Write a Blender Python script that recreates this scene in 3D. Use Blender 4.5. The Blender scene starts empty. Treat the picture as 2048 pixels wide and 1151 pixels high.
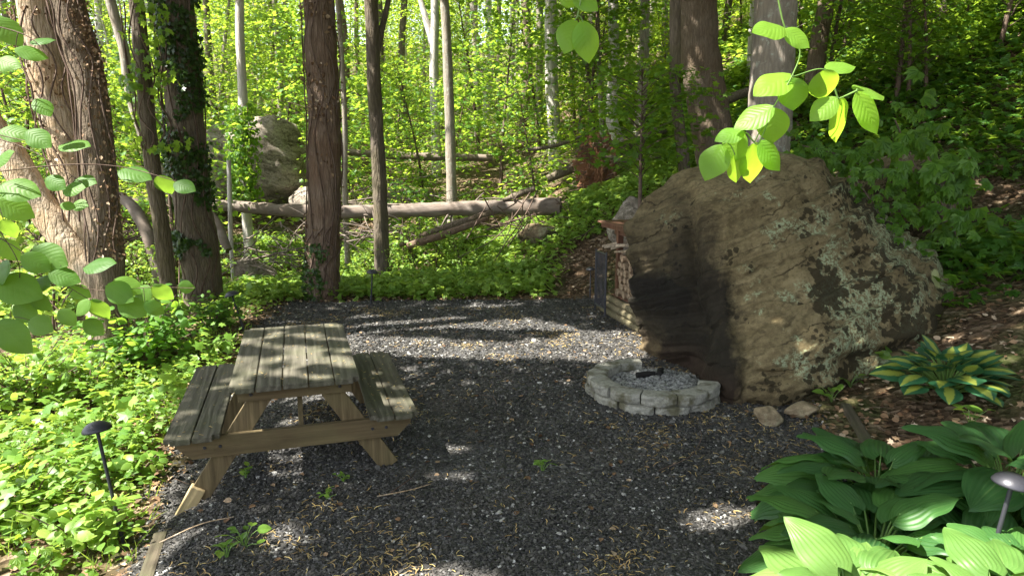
import bpy, bmesh, math, random
import numpy as np
from mathutils import Vector
R = math.radians
rng = np.random.default_rng(11)
random.seed(5)
S = bpy.context.scene
C = S.collection

# ------------------------------------------------------------------ camera, sky, sun, exposure
CAMZ = 2.26; PITCH = R(10.4); F = 1365.0
cam = bpy.data.cameras.new('camera'); camo = bpy.data.objects.new('camera', cam); C.objects.link(camo)
cam.lens = 24.0; cam.sensor_width = 36.0; cam.clip_start = 0.05; cam.clip_end = 500
camo.location = (0, 0, CAMZ); camo.rotation_euler = (R(90) - PITCH, 0, 0)
S.camera = camo
SUN = np.array([-0.50, -0.17, 0.85]); SUN = SUN / np.linalg.norm(SUN)      # direction towards the sun
elev = math.asin(SUN[2]); azim = math.atan2(SUN[0], SUN[1])
w = bpy.data.worlds.new("World"); S.world = w; w.use_nodes = True
nt = w.node_tree; bg = nt.nodes['Background']
sk = nt.nodes.new('ShaderNodeTexSky'); sk.sky_type = 'NISHITA'; sk.sun_disc = False
sk.sun_elevation = elev; sk.sun_rotation = azim; sk.air_density = 1.0; sk.dust_density = 2.0
hs = nt.nodes.new('ShaderNodeHueSaturation'); hs.inputs['Saturation'].default_value = .45       # hazy, nearly white summer sky
nt.links.new(sk.outputs[0], hs.inputs['Color']); nt.links.new(hs.outputs[0], bg.inputs[0]); bg.inputs[1].default_value = 0.12
sl = bpy.data.lights.new('sun', 'SUN'); sl.energy = 5.0; sl.angle = R(0.5); sl.color = (1.0, 0.95, 0.86)
so = bpy.data.objects.new('sun', sl); C.objects.link(so)
so.rotation_euler = Vector(tuple(SUN)).to_track_quat('Z', 'Y').to_euler()
S.view_settings.view_transform = 'Standard'; S.view_settings.look = 'None'
S.view_settings.gamma = 1.0; S.view_settings.exposure = 2.2
S.cycles.max_bounces = 8; S.cycles.diffuse_bounces = 4; S.cycles.transmission_bounces = 6
S.cycles.sample_clamp_indirect = 6.0

# ------------------------------------------------------------------ numeric helpers
def hsh(ix, iy, iz):
    n = (ix.astype(np.int64) * 73856093) ^ (iy.astype(np.int64) * 19349663) ^ (iz.astype(np.int64) * 83492791)
    n = (n ^ (n >> 13)) * 1274126177 & 0x7fffffff
    n = (n ^ (n >> 16)) & 0xffffff
    return n / float(0xffffff)
def vnoise(p):
    p = np.asarray(p, float); i = np.floor(p); f = p - i; f = f * f * (3 - 2 * f)
    r = 0
    for dx in (0, 1):
        wx = f[..., 0] if dx else 1 - f[..., 0]
        for dy in (0, 1):
            wy = f[..., 1] if dy else 1 - f[..., 1]
            for dz in (0, 1):
                wz = f[..., 2] if dz else 1 - f[..., 2]
                r = r + wx * wy * wz * hsh(i[..., 0] + dx, i[..., 1] + dy, i[..., 2] + dz)
    return r * 2 - 1
def fbm(p, o=4, lac=2.03, g=.5):
    p = np.asarray(p, float); a = 1.0; r = 0
    for k in range(o):
        r = r + a * vnoise(p + 17.3 * k); p = p * lac; a *= g
    return r
def ss(x): x = np.clip(x, 0, 1); return x * x * (3 - 2 * x)
def sp(x, w): return w * np.logaddexp(0, np.asarray(x, float) / w)
def nz(v): return v / (np.linalg.norm(v, axis=-1, keepdims=True) + 1e-9)

def terrain(X, Y):
    X = np.asarray(X, float); Y = np.asarray(Y, float)
    z = -0.2 * ss((-1.85 - X) / .7) * ss((10 - Y) / 3)
    z = z - 0.05 * np.maximum(0, -X - 3.2) * ss((16 - Y) / 5)
    r = X - 3.3 + .9 * np.clip(Y - 9.5, 0, 4.5)
    z = z + np.maximum(0, .5 * sp(r, .6) - .06)
    z = z + .2 * sp(Y - 17, 2.0) - .55 * np.exp(-((Y - 15.2) / 2.3) ** 2) * ss((1.5 - X) / 3)
    out = np.maximum(ss((Y - 11.2) / 2), np.maximum(ss((X - 3.2) / 1.5), ss((-X - 3) / 1.5)))
    P = np.stack([X * .55, Y * .55, X * 0 + 3.1], -1)
    z = z + out * .16 * fbm(P, 3)
    return z
def ray(px, py):
    v0 = (px - 1024) / F; v1 = (575.5 - py) / F
    return np.array([v0, math.cos(PITCH) + math.sin(PITCH) * v1, -math.sin(PITCH) + math.cos(PITCH) * v1])
def at(px, py, d):                      # world point seen at that pixel, Y = d
    r = ray(px, py); t = d / r[1]
    return np.array([r[0] * t, d, CAMZ + r[2] * t])
def G(px, py):                          # where the sight line meets the ground
    r = ray(px, py); t = 1.5
    while t < 120:
        p = r * t
        if CAMZ + p[2] <= terrain(p[0], p[1]): break
        t += .03
    return np.array([p[0], p[1], float(terrain(p[0], p[1]))])
def proj(P):
    P = np.asarray(P, float); d = P - np.array([0, 0, CAMZ])
    zc = d[..., 1] * math.cos(PITCH) - d[..., 2] * math.sin(PITCH)
    yc = d[..., 1] * math.sin(PITCH) + d[..., 2] * math.cos(PITCH)
    zc = np.where(zc < .05, .05, zc)
    return 1024 + F * d[..., 0] / zc, 575.5 - F * yc / zc

# ------------------------------------------------------------------ scene helpers
def tag(o, label=None, cat=None, group=None, kind=None):
    if label: o['label'] = label
    if cat: o['category'] = cat
    if group: o['group'] = group
    if kind: o['kind'] = kind
    return o
def empty(name, loc=(0, 0, 0), rz=0.0, **k):
    o = bpy.data.objects.new(name, None); o.location = tuple(float(a) for a in loc); o.rotation_euler = (0, 0, rz)
    o.empty_display_size = .2
    C.objects.link(o); return tag(o, **k)
class MB:
    """collects vertex / polygon arrays and links them as one mesh object"""
    def __init__(s): s.v = []; s.l = []; s.n = []; s.a = []; s.c = 0
    def add(s, v, f, uv=None):
        v = np.asarray(v, float)
        if len(v) == 0: return s
        if isinstance(f, np.ndarray):
            s.l.append((f + s.c).ravel()); s.n.append(np.full(len(f), f.shape[1]))
        else:
            s.l.append(np.concatenate([np.asarray(q) for q in f]) + s.c); s.n.append(np.array([len(q) for q in f]))
        s.v.append(v); s.a.append(np.zeros((len(v), 2)) if uv is None else uv); s.c += len(v); return s
    def build(s, name, mat, parent=None, smooth=False, loc=None):
        me = bpy.data.meshes.new(name)
        v = np.concatenate(s.v); l = np.concatenate(s.l).astype(np.int32); n = np.concatenate(s.n).astype(np.int32)
        me.vertices.add(len(v)); me.vertices.foreach_set('co', v.astype(np.float32).ravel())
        me.loops.add(len(l)); me.loops.foreach_set('vertex_index', l)
        st = np.concatenate([[0], np.cumsum(n)[:-1]]).astype(np.int32)
        me.polygons.add(len(n)); me.polygons.foreach_set('loop_start', st)
        try: me.polygons.foreach_set('loop_total', n)
        except Exception: pass
        me.polygons.foreach_set('use_smooth', np.full(len(n), bool(smooth)))
        at_ = me.attributes.new('luv', 'FLOAT2', 'POINT'); at_.data.foreach_set('vector', np.concatenate(s.a).astype(np.float32).ravel())
        me.update(calc_edges=True); me.validate()
        if mat: me.materials.append(mat)
        o = bpy.data.objects.new(name, me); C.objects.link(o)
        if parent is not None: o.parent = parent
        if loc is not None: o.location = tuple(float(a) for a in loc)
        return o
def copy_thing(o, parent=None):
    c = o.copy(); C.objects.link(c)
    if parent is not None: c.parent = parent
    for ch in [x for x in o.children]: copy_thing(ch, c)
    return c

def spline(P, n):
    P = np.asarray(P, float)
    if len(P) == 2: t = np.linspace(0, 1, n)[:, None]; return P[0] * (1 - t) + P[1] * t
    Q = np.vstack([2 * P[0] - P[1], P, 2 * P[-1] - P[-2]])
    u = np.linspace(0, len(P) - 1 - 1e-6, n); i = u.astype(int); t = (u - i)[:, None]
    a, b, c, d = Q[i], Q[i + 1], Q[i + 2], Q[i + 3]
    return .5 * (2 * b + (c - a) * t + (2 * a - 5 * b + 4 * c - d) * t * t + (3 * b - a - 3 * c + d) * t ** 3)
def tube(mb, P, r, seg=8, n=None, rough=0.0, ns=6.0, ridge=0.0, cap=True, flare=0.0):
    P = np.asarray(P, float); L = np.linalg.norm(np.diff(P, axis=0), axis=1).sum()
    n = n or max(2, int(L / .25) + 2)
    c = spline(P, n); r = np.interp(np.linspace(0, 1, n), np.linspace(0, 1, len(r)), r) if np.ndim(r) else np.full(n, r)
    T = nz(np.gradient(c, axis=0))
    ref = np.array([0, 1., 0]) if abs(T[0][1]) < .9 else np.array([1., 0, 0])
    U = nz(np.cross(T, ref)); V = np.cross(T, U)
    a = np.linspace(0, 2 * math.pi, seg, endpoint=False)
    dirs = U[:, None, :] * np.cos(a)[None, :, None] + V[:, None, :] * np.sin(a)[None, :, None]
    rr = np.repeat(r[:, None], seg, 1)
    if flare:
        s = np.linspace(0, L, n)[:, None]
        rr = rr * (1 + flare * np.exp(-s / .28) * (1 + .45 * np.sin(a * 5 + c[0, 0])[None, :]))
    if rough:
        q = c[:, None, :] + dirs * rr[:, :, None]
        rr = rr * (1 + rough * fbm(q * ns, 3))
        if ridge:
            q2 = np.stack([dirs[..., 0] * 7 + c[0, 0], dirs[..., 1] * 7 + dirs[..., 2] * 7, q[..., 2] * 1.6], -1)
            rr = rr + ridge * (1 - 2 * np.abs(fbm(q2, 3)))
    v = c[:, None, :] + dirs * rr[:, :, None]
    v = v.reshape(-1, 3)
    i = np.arange(n - 1)[:, None] * seg; j = np.arange(seg)[None, :]; k = (j + 1) % seg
    f = np.stack([i + j, i + k, i + seg + k, i + seg + j], -1).reshape(-1, 4)
    mb.add(v, f)
    if cap:
        mb.add(v[:seg][::-1], [list(range(seg))]); mb.add(v[-seg:], [list(range(seg))])
    return mb
def box(mb, c, s, M=None, bev=.006, jit=0):
    """bevelled box: centre c, full size s, optional 3x3 basis"""
    bm = bmesh.new(); bmesh.ops.create_cube(bm, size=1)
    for v in bm.verts: v.co = Vector((v.co.x * s[0], v.co.y * s[1], v.co.z * s[2]))
    if bev: bmesh.ops.bevel(bm, geom=list(bm.edges), offset=min(bev, min(s) * .4), segments=2, affect='EDGES', profile=.6)
    v = np.array([q.co[:] for q in bm.verts]); f = [[q.index for q in p.verts] for p in bm.faces]; bm.free()
    if jit: v = v + jit * fbm(np.stack([v[:, 0] * 9 + c[0] * 31, v[:, 1] * 9 + c[1] * 17, v[:, 2] * 9], -1), 2)[:, None] * nz(v)
    if M is not None: v = v @ np.asarray(M, float).T
    mb.add(v + np.asarray(c, float), f); return mb
def beam(mb, a, b, wd, th, side, bev=.006):
    """plank from a to b; th across `side`, wd across the third axis"""
    a = np.asarray(a, float); b = np.asarray(b, float); z = nz(b - a); x = np.asarray(side, float); x = nz(x - z * x.dot(z)); y = np.cross(z, x)
    return box(mb, (a + b) / 2, (th, wd, np.linalg.norm(b - a)), np.stack([x, y, z], 1), bev)

# leaf templates: base at origin, tip at +y, length 1
def T_diamond():
    v = np.array([[0, 0, 0], [-.36, .42, .07], [0, 1, -.05], [.36, .42, .07]]); f = np.array([[0, 2, 1], [0, 3, 2]])
    return v, f, v[:, :2]
def T_ovate():
    w_ = [.0, .27, .36, .3, .14, 0]; y_ = [0, .15, .4, .65, .87, 1.0]
    v = [[0, 0, 0]]
    for i in range(1, 5):
        zc = -.25 * (y_[i] - .4) ** 2
        v += [[-w_[i], y_[i], zc + .07], [0, y_[i], zc], [w_[i], y_[i], zc + .07]]
    v += [[0, 1, -.1]]
    f = [[0, 2, 1], [0, 3, 2]]
    for i in range(3):
        a = 1 + 3 * i; f += [[a, a + 1, a + 4, a + 3], [a + 1, a + 2, a + 5, a + 4]]
    f += [[10, 11, 13], [11, 12, 13]]
    v = np.array(v, float); return v, f, v[:, :2]
def T_star():
    pts = [(0, 0), (-.18, .14), (-.46, .12), (-.3, .36), (-.5, .66), (-.2, .62), (0, 1), (.2, .62), (.5, .66), (.3, .36), (.46, .12), (.18, .14)]
    v = np.array([[0, .36, .02]] + [[x, y, -.12 * (x * x * 2) - .1 * (y - .4) ** 2] for x, y in pts])
    n = len(pts); f = np.array([[0, 1 + (i + 1) % n, 1 + i] for i in range(n)]); return v, f, v[:, :2]
def T_palm(n=5, w_=.17):
    V = []; Fc = []
    for k in range(n):
        a = (k - (n - 1) / 2) * (1.9 / (n - 1) * 1.15) if n > 1 else 0
        L = .72 - .1 * abs(k - (n - 1) / 2)
        b = len(V)
        for (x, y) in ((0, 0), (-w_, .5), (0, 1), (w_, .5)):
            x1, y1 = x, y * L
            V.append([x1 * math.cos(a) + y1 * math.sin(a), .25 + y1 * math.cos(a) - x1 * math.sin(a), (.03 if x else 0) - .22 * y * y * L])
        Fc += [[b, b + 2, b + 1], [b, b + 3, b + 2]]
    v = np.array(V); return v, np.array(Fc), v[:, :2]
def T_grid(wmax=.36, peak=.42, heart=0.0, curl=.35, fold=.12, nv=12, nu=10, pleat=0.0, npl=5, tipp=1.3, wav=0.0):
    V = []; UV = []
    for i in range(nv + 1):
        t = i / nv
        base = math.sin(math.pi * t ** (math.log(.5) / math.log(peak)))
        wd = wmax * max(0, base) ** (.75 if t < peak else tipp * .75)
        for j in range(nu + 1):
            u = j / nu * 2 - 1
            y = t - heart * (abs(u) ** 1.3) * (1 - t) ** 3 * 1.0
            x = u * (wd + heart * .75 * (1 - t) ** 6)
            z = fold * abs(u) * wd * 2 - curl * (t ** 2) - .25 * wd * u * u * 1.2
            z += pleat * math.cos(abs(u) * npl * 2 * math.pi) * (wd / wmax) + wav * math.sin(t * 13 + u * 2) * abs(u)
            V.append([x, y, z]); UV.append([u, t])
    f = []
    for i in range(nv):
        for j in range(nu):
            a = i * (nu + 1) + j; f.append([a, a + 1, a + nu + 2, a + nu + 1])
    return np.array(V), np.array(f), np.array(UV)
def put(mb, T, pos, nrm, tan, sc):
    v, f, uv = T; pos = np.atleast_2d(pos); n_ = len(pos)
    if n_ == 0: return
    sc = np.broadcast_to(np.asarray(sc, float).reshape(-1, 1, 1) if np.ndim(sc) else sc, (n_, 1, 1))
    y = nz(np.broadcast_to(tan, (n_, 3))); z = np.broadcast_to(nrm, (n_, 3)); z = nz(z - y * (z * y).sum(-1, keepdims=True)); x = np.cross(y, z)
    W = pos[:, None, :] + sc * (v[None, :, 0:1] * x[:, None] + v[None, :, 1:2] * y[:, None] + v[None, :, 2:3] * z[:, None])
    K = len(v); off = (np.arange(n_) * K)
    if isinstance(f, np.ndarray):
        ff = (f[None] + off[:, None, None]).reshape(-1, f.shape[1]); mb.add(W.reshape(-1, 3), ff, np.tile(uv, (n_, 1)))
    else:
        tri = np.array([q for q in f if len(q) == 3]); qd = np.array([q for q in f if len(q) == 4])
        base = mb.c
        mb.add(W.reshape(-1, 3), (qd[None] + off[:, None, None]).reshape(-1, 4), np.tile(uv, (n_, 1)))
        mb.l.append((tri[None] + off[:, None, None]).reshape(-1) + base); mb.n.append(np.full(n_ * len(tri), 3))
def rdir(n, up=1.0, spread=.6):
    return nz(np.array([0, 0, up]) + rng.normal(0, spread, (n, 3)))
def hdir(n, dz=-.15, sd=.25):
    a = rng.uniform(0, 2 * math.pi, n); return np.stack([np.cos(a), np.sin(a), rng.normal(dz, sd, n)], -1)
DI, OV, ST, PA = T_diamond(), T_ovate(), T_star(), T_palm()

# ------------------------------------------------------------------ materials
def newmat(name):
    m = bpy.data.materials.new(name); m.use_nodes = True; nt = m.node_tree; nt.nodes.clear(); return m, nt
def nd(nt, t, ins=None, **k):
    n = nt.nodes.new('ShaderNode' + t)
    for a, b in k.items(): setattr(n, a, b)
    for a, b in (ins or {}).items():
        s = n.inputs[a]
        if hasattr(b, 'is_linked'): nt.links.new(b, s)
        else: s.default_value = b
    return n
def rgb(c): return (c[0], c[1], c[2], 1)
def mix(nt, fac, a, b, mode='MIX'):
    n = nt.nodes.new('ShaderNodeMix'); n.data_type = 'RGBA'; n.blend_type = mode
    for s, v in ((n.inputs[0], fac), (n.inputs[6], a), (n.inputs[7], b)):
        if hasattr(v, 'is_linked'): nt.links.new(v, s)
        else: s.default_value = v if not isinstance(v, tuple) else rgb(v)
    return n.outputs[2]
def mth(nt, op, a, b=0.0, c=0.0, clamp=False):
    n = nt.nodes.new('ShaderNodeMath'); n.operation = op; n.use_clamp = clamp
    for s, v in zip(n.inputs, (a, b, c)):
        if hasattr(v, 'is_linked'): nt.links.new(v, s)
        else: s.default_value = v
    return n.outputs[0]
def ramp(nt, fac, stops):
    n = nt.nodes.new('ShaderNodeValToRGB'); e = n.color_ramp.elements
    while len(e) < len(stops): e.new(.5)
    for q, (p, c) in zip(e, stops): q.position = p; q.color = rgb(c) if isinstance(c, tuple) else (c, c, c, 1)
    nt.links.new(fac, n.inputs[0]); return n.outputs[0]
def coords(nt, scale=(1, 1, 1), rot=(0, 0, 0), kind='Object', loc=(0, 0, 0)):
    tc = nt.nodes.new('ShaderNodeTexCoord')
    m = nd(nt, 'Mapping', {'Scale': scale, 'Rotation': rot, 'Location': loc}); nt.links.new(tc.outputs[kind], m.inputs[0]); return m.outputs[0]
def noise(nt, vec, scale, detail=4, rough=.55, dist=0.0): 
    return nd(nt, 'TexNoise', {'Vector': vec, 'Scale': scale, 'Detail': detail, 'Roughness': rough, 'Distortion': dist}).outputs['Fac']
def finish(nt, col, rough=.8, bump=None, bs=.5, bd=.02, spec=.3):
    b = nd(nt, 'BsdfPrincipled'); 
    for k, v in (('Base Color', col), ('Roughness', rough), ('Specular IOR Level', spec)):
        if hasattr(v, 'is_linked'): nt.links.new(v, b.inputs[k])
        else: b.inputs[k].default_value = rgb(v) if isinstance(v, tuple) else v
    if bump is not None:
        n = nd(nt, 'Bump', {'Height': bump, 'Strength': bs, 'Distance': bd}); nt.links.new(n.outputs[0], b.inputs['Normal'])
    o = nd(nt, 'OutputMaterial'); nt.links.new(b.outputs[0], o.inputs[0]); return b
def leaf_mat(name, cols, trans, tmix=.45, rough=.45, vein=None, spec=.35, ob=.25):
    m, nt = newmat(name)
    g = nd(nt, 'NewGeometry'); oi = nd(nt, 'ObjectInfo')
    r = mth(nt, 'ADD', mth(nt, 'MULTIPLY', g.outputs['Random Per Island'], 1 - ob), mth(nt, 'MULTIPLY', oi.outputs['Random'], ob))
    col = ramp(nt, r, [(i / (len(cols) - 1), c) for i, c in enumerate(cols)])
    tcol = mix(nt, r, tuple(a * .75 for a in trans), tuple(min(1, a * 1.2) for a in trans))
    bump = None
    if vein:
        a = nd(nt, 'Attribute', attribute_name='luv'); s = nd(nt, 'SeparateXYZ', {0: a.outputs['Vector']})
        u = mth(nt, 'ABSOLUTE', s.outputs[0]); v = s.outputs[1]
        if vein in ('hosta', 'variegated'):
            wv = mth(nt, 'ABSOLUTE', mth(nt, 'SINE', mth(nt, 'MULTIPLY', u, 9 * math.pi / 2)))
        else:
            q = mth(nt, 'SUBTRACT', mth(nt, 'MULTIPLY', v, 8.0), mth(nt, 'MULTIPLY', u, 2.4))
            wv = mth(nt, 'ABSOLUTE', mth(nt, 'SINE', mth(nt, 'MULTIPLY', q, math.pi)))
        line = mth(nt, 'SUBTRACT', 1.0, mth(nt, 'MULTIPLY', wv, 5.0, clamp=True), clamp=True)
        mid = mth(nt, 'SUBTRACT', 1.0, mth(nt, 'MULTIPLY', u, 22.0, clamp=True), clamp=True)
        vv = mth(nt, 'MAXIMUM', line, mid)
        if vein == 'variegated':
            nzv = noise(nt, coords(nt), 26, 3)
            edge = mth(nt, 'ADD', u, mth(nt, 'MULTIPLY', mth(nt, 'SUBTRACT', nzv, .5), .55))
            k = mth(nt, 'MULTIPLY', mth(nt, 'SUBTRACT', .44, edge), 8.0, clamp=True)
            col = mix(nt, k, col, (.38, .43, .07)); tcol = mix(nt, k, tcol, (.5, .55, .08))
            rb = nd(nt, 'TexNoise', {'Vector': coords(nt), 'Scale': 9.0}).outputs['Fac']
        col = mix(nt, mth(nt, 'MULTIPLY', vv, .22), col, (.28, .36, .12))
        bump = mth(nt, 'MULTIPLY', wv, 1.0)
    nn = noise(nt, coords(nt), 14, 3)
    col = mix(nt, mth(nt, 'MULTIPLY', nn, .35), col, tuple(c * .55 for c in cols[0]))
    b = nd(nt, 'BsdfPrincipled', {'Base Color': col, 'Roughness': rough, 'Specular IOR Level': spec})
    t = nd(nt, 'BsdfTranslucent', {'Color': tcol}); mx = nd(nt, 'MixShader', {0: tmix})
    if bump is not None:
        bn = nd(nt, 'Bump', {'Height': bump, 'Strength': .2, 'Distance': .003}); nt.links.new(bn.outputs[0], b.inputs['Normal'])
    nt.links.new(b.outputs[0], mx.inputs[1]); nt.links.new(t.outputs[0], mx.inputs[2])
    o = nd(nt, 'OutputMaterial'); nt.links.new(mx.outputs[0], o.inputs[0]); return m
def bark_mat(name, c1, c2, c3=None, vs=22, lich=0.0, bs=.9):
    m, nt = newmat(name)
    v = coords(nt, (1, 1, .18)); n1 = noise(nt, v, vs, 6, .65, .6)
    v2 = coords(nt); n2 = noise(nt, v2, 2.2, 4); n3 = noise(nt, v2, 40, 3)
    vo = nd(nt, 'TexVoronoi', {'Vector': v, 'Scale': vs * 1.3}, feature='DISTANCE_TO_EDGE').outputs['Distance']
    cr = mth(nt, 'MULTIPLY', vo, 5.0, clamp=True)
    col = ramp(nt, n1, [(.3, c1), (.68, c2)])
    col = mix(nt, ramp(nt, n2, [(.42, 0.0), (.62, 1.0)]), col, c3 or c1)
    col = mix(nt, mth(nt, 'MULTIPLY', mth(nt, 'SUBTRACT', 1.0, cr), .3), col, tuple(a * .45 for a in c1))
    if lich:
        l = ramp(nt, noise(nt, v2, 9, 5, .7), [(.62 - lich * .1, 0.0), (.66, 1.0)]); col = mix(nt, mth(nt, 'MULTIPLY', l, .7), col, (.42, .45, .38))
    h = mth(nt, 'ADD', mth(nt, 'ADD', n1, mth(nt, 'MULTIPLY', cr, .3)), mth(nt, 'MULTIPLY', n3, .3))
    finish(nt, col, .9, h, bs, .03, .15); return m

M = {}
M['leaf_far'] = leaf_mat('leaf_far', [(.035, .11, .014), (.08, .185, .02), (.16, .29, .03)], (.44, .60, .055), .5, ob=.5)
M['leaf_mid'] = leaf_mat('leaf_mid', [(.03, .10, .014), (.06, .165, .022), (.11, .25, .03)], (.38, .56, .05), .48, ob=.5)
M['leaf_dark'] = leaf_mat('leaf_dark', [(.045, .12, .014), (.075, .18, .018), (.13, .25, .025)], (.32, .48, .035), .45)
M['leaf_yellow'] = leaf_mat('leaf_yellow', [(.12, .22, .012), (.18, .30, .015), (.26, .36, .02)], (.6, .7, .04), .5)
M['leaf_canopy'] = leaf_mat('leaf_canopy', [(.05, .11, .015), (.08, .16, .02)], (.16, .26, .03), .3)
M['leaf_ivy'] = leaf_mat('leaf_ivy', [(.02, .05, .012), (.035, .08, .015), (.06, .12, .02)], (.08, .16, .02), .25, .35)
M['leaf_cover'] = leaf_mat('leaf_cover', [(.065, .16, .022), (.15, .28, .04), (.31, .42, .09)], (.46, .62, .08), .42)
M['leaf_near'] = leaf_mat('leaf_near', [(.05, .14, .025), (.09, .21, .035), (.15, .28, .05)], (.34, .56, .05), .48, .5, 'pinnate', .25)
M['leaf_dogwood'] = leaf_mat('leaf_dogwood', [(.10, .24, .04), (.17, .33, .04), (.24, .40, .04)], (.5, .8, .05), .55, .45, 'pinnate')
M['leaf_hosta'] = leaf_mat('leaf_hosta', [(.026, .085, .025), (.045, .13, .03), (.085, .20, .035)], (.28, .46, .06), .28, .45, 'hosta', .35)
M['leaf_hosta_sunlit'] = leaf_mat('leaf_hosta_sunlit', [(.07, .16, .035), (.12, .23, .05), (.2, .32, .08)], (.36, .52, .09), .3, .45, 'hosta', .35)  # sunlight painted into lighter leaf colours for the front hostas
M['leaf_variegated'] = leaf_mat('leaf_variegated', [(.025, .11, .05), (.035, .14, .06)], (.1, .25, .08), .25, .4, 'variegated', .4)
M['petiole'] = leaf_mat('petiole', [(.14, .26, .06), (.18, .3, .07)], (.3, .4, .1), .2)
M['bark_brown'] = bark_mat('bark_brown', (.11, .085, .06), (.25, .2, .148), (.15, .112, .075))
M['bark_red'] = bark_mat('bark_red', (.12, .082, .058), (.28, .21, .16), (.165, .108, .074), 16)
M['bark_grey'] = bark_mat('bark_grey', (.2, .175, .145), (.38, .34, .29), (.28, .24, .19), 10, .6, .35)
M['bark_dark'] = bark_mat('bark_dark', (.085, .07, .055), (.22, .18, .14), (.13, .11, .07), 16)
M['bark_pale'] = bark_mat('bark_pale', (.38, .35, .32), (.62, .58, .54), (.48, .45, .4), 9, .5, .4)
M['bark_tan'] = bark_mat('bark_tan', (.30, .24, .17), (.58, .49, .38), (.44, .32, .2), 15)
M['log_bark'] = None
M['twig'] = bark_mat('twig', (.09, .06, .045), (.2, .15, .12), None, 30, 0, .3)
def simple(name, c, rough=.6, spec=.4, metal=0, var=.25, sc=20, bs=.2):
    m, nt = newmat(name); n = noise(nt, coords(nt), sc, 5, .6)
    col = mix(nt, mth(nt, 'MULTIPLY', n, var * 2), c, tuple(a * .45 for a in c))
    b = finish(nt, col, rough, n, bs, .01, spec); b.inputs['Metallic'].default_value = metal; return m
def log_bark():
    m, nt = newmat('log_bark'); v = coords(nt); n = noise(nt, coords(nt, (.25, 1, 1)), 12, 6, .65); n2 = noise(nt, v, 2.5, 4); n3 = noise(nt, v, 45, 3)
    col = ramp(nt, n, [(.3, (.09, .072, .06)), (.7, (.24, .205, .175))]); col = mix(nt, ramp(nt, n2, [(.4, 0.0), (.65, .7)]), col, (.15, .11, .08)); col = mix(nt, mth(nt, 'MULTIPLY', n3, .3), col, (.15, .12, .1))
    finish(nt, col, .9, n, .5, .02, .15); return m
M['log_bark'] = log_bark()
M['black_metal'] = simple('black_metal', (.045, .045, .055), .42, .5, .3, .2, 30)
M['dead_leaf'] = None
# woods
def wood_mat(name, c1, c2, c3, axis=1, gs=26, wear=.5, bs=.6):
    m, nt = newmat(name); sc = [1, 1, 1]; sc[axis] = .05
    v = coords(nt, tuple(sc)); n1 = noise(nt, v, gs, 6, .7, 1.2); vv = coords(nt); n2 = noise(nt, vv, 3.2, 4); n3 = noise(nt, v, gs * 5, 3)
    sc2 = [1, 1, 1]; sc2[axis] = .14
    rings = nd(nt, 'TexWave', {'Vector': coords(nt, tuple(sc2)), 'Scale': 5.0, 'Distortion': 9.0, 'Detail': 3.0, 'Detail Scale': 1.2}, bands_direction='X' if axis != 0 else 'Y').outputs['Fac']
    col = ramp(nt, n1, [(.28, c1), (.7, c2)]); col = mix(nt, mth(nt, 'MULTIPLY', rings, .45), col, tuple(a * .5 for a in c1))
    col = mix(nt, mth(nt, 'MULTIPLY', ramp(nt, n2, [(.4, 0.0), (.7, 1.0)]), wear), col, c3)
    col = mix(nt, mth(nt, 'MULTIPLY', n3, .3), col, tuple(a * .5 for a in c1))
    finish(nt, col, .78, mth(nt, 'ADD', n1, mth(nt, 'MULTIPLY', rings, .5)), bs, .006, .25); return m
M['wood_top'] = wood_mat('wood_top', (.055, .05, .036), (.185, .17, .13), (.085, .095, .045), 1)
M['wood_frame'] = wood_mat('wood_frame', (.085, .06, .03), (.20, .148, .078), (.15, .13, .06), 0)
M['wood_leg'] = wood_mat('wood_leg', (.085, .06, .03), (.215, .16, .085), (.15, .13, .06), 2)
M['wood_block'] = wood_mat('wood_block', (.36, .27, .14), (.55, .43, .24), (.3, .26, .13), 2)
M['timber'] = wood_mat('timber', (.06, .05, .035), (.13, .105, .07), (.08, .1, .04), 0)
M['timber_pale'] = wood_mat('timber_pale', (.14, .115, .07), (.25, .205, .125), (.13, .13, .07), 1)
M['wood_rack'] = wood_mat('wood_rack', (.13, .06, .04), (.24, .12, .07), (.1, .07, .04), 2)
def firewood():
    m, nt = newmat('firewood'); g = nd(nt, 'NewGeometry'); n = noise(nt, coords(nt), 25, 4)
    col = ramp(nt, n, [(.3, (.13, .085, .05)), (.7, (.38, .29, .2))]); finish(nt, col, .85, n, .5, .01); return m
M['firewood'] = firewood()

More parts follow.
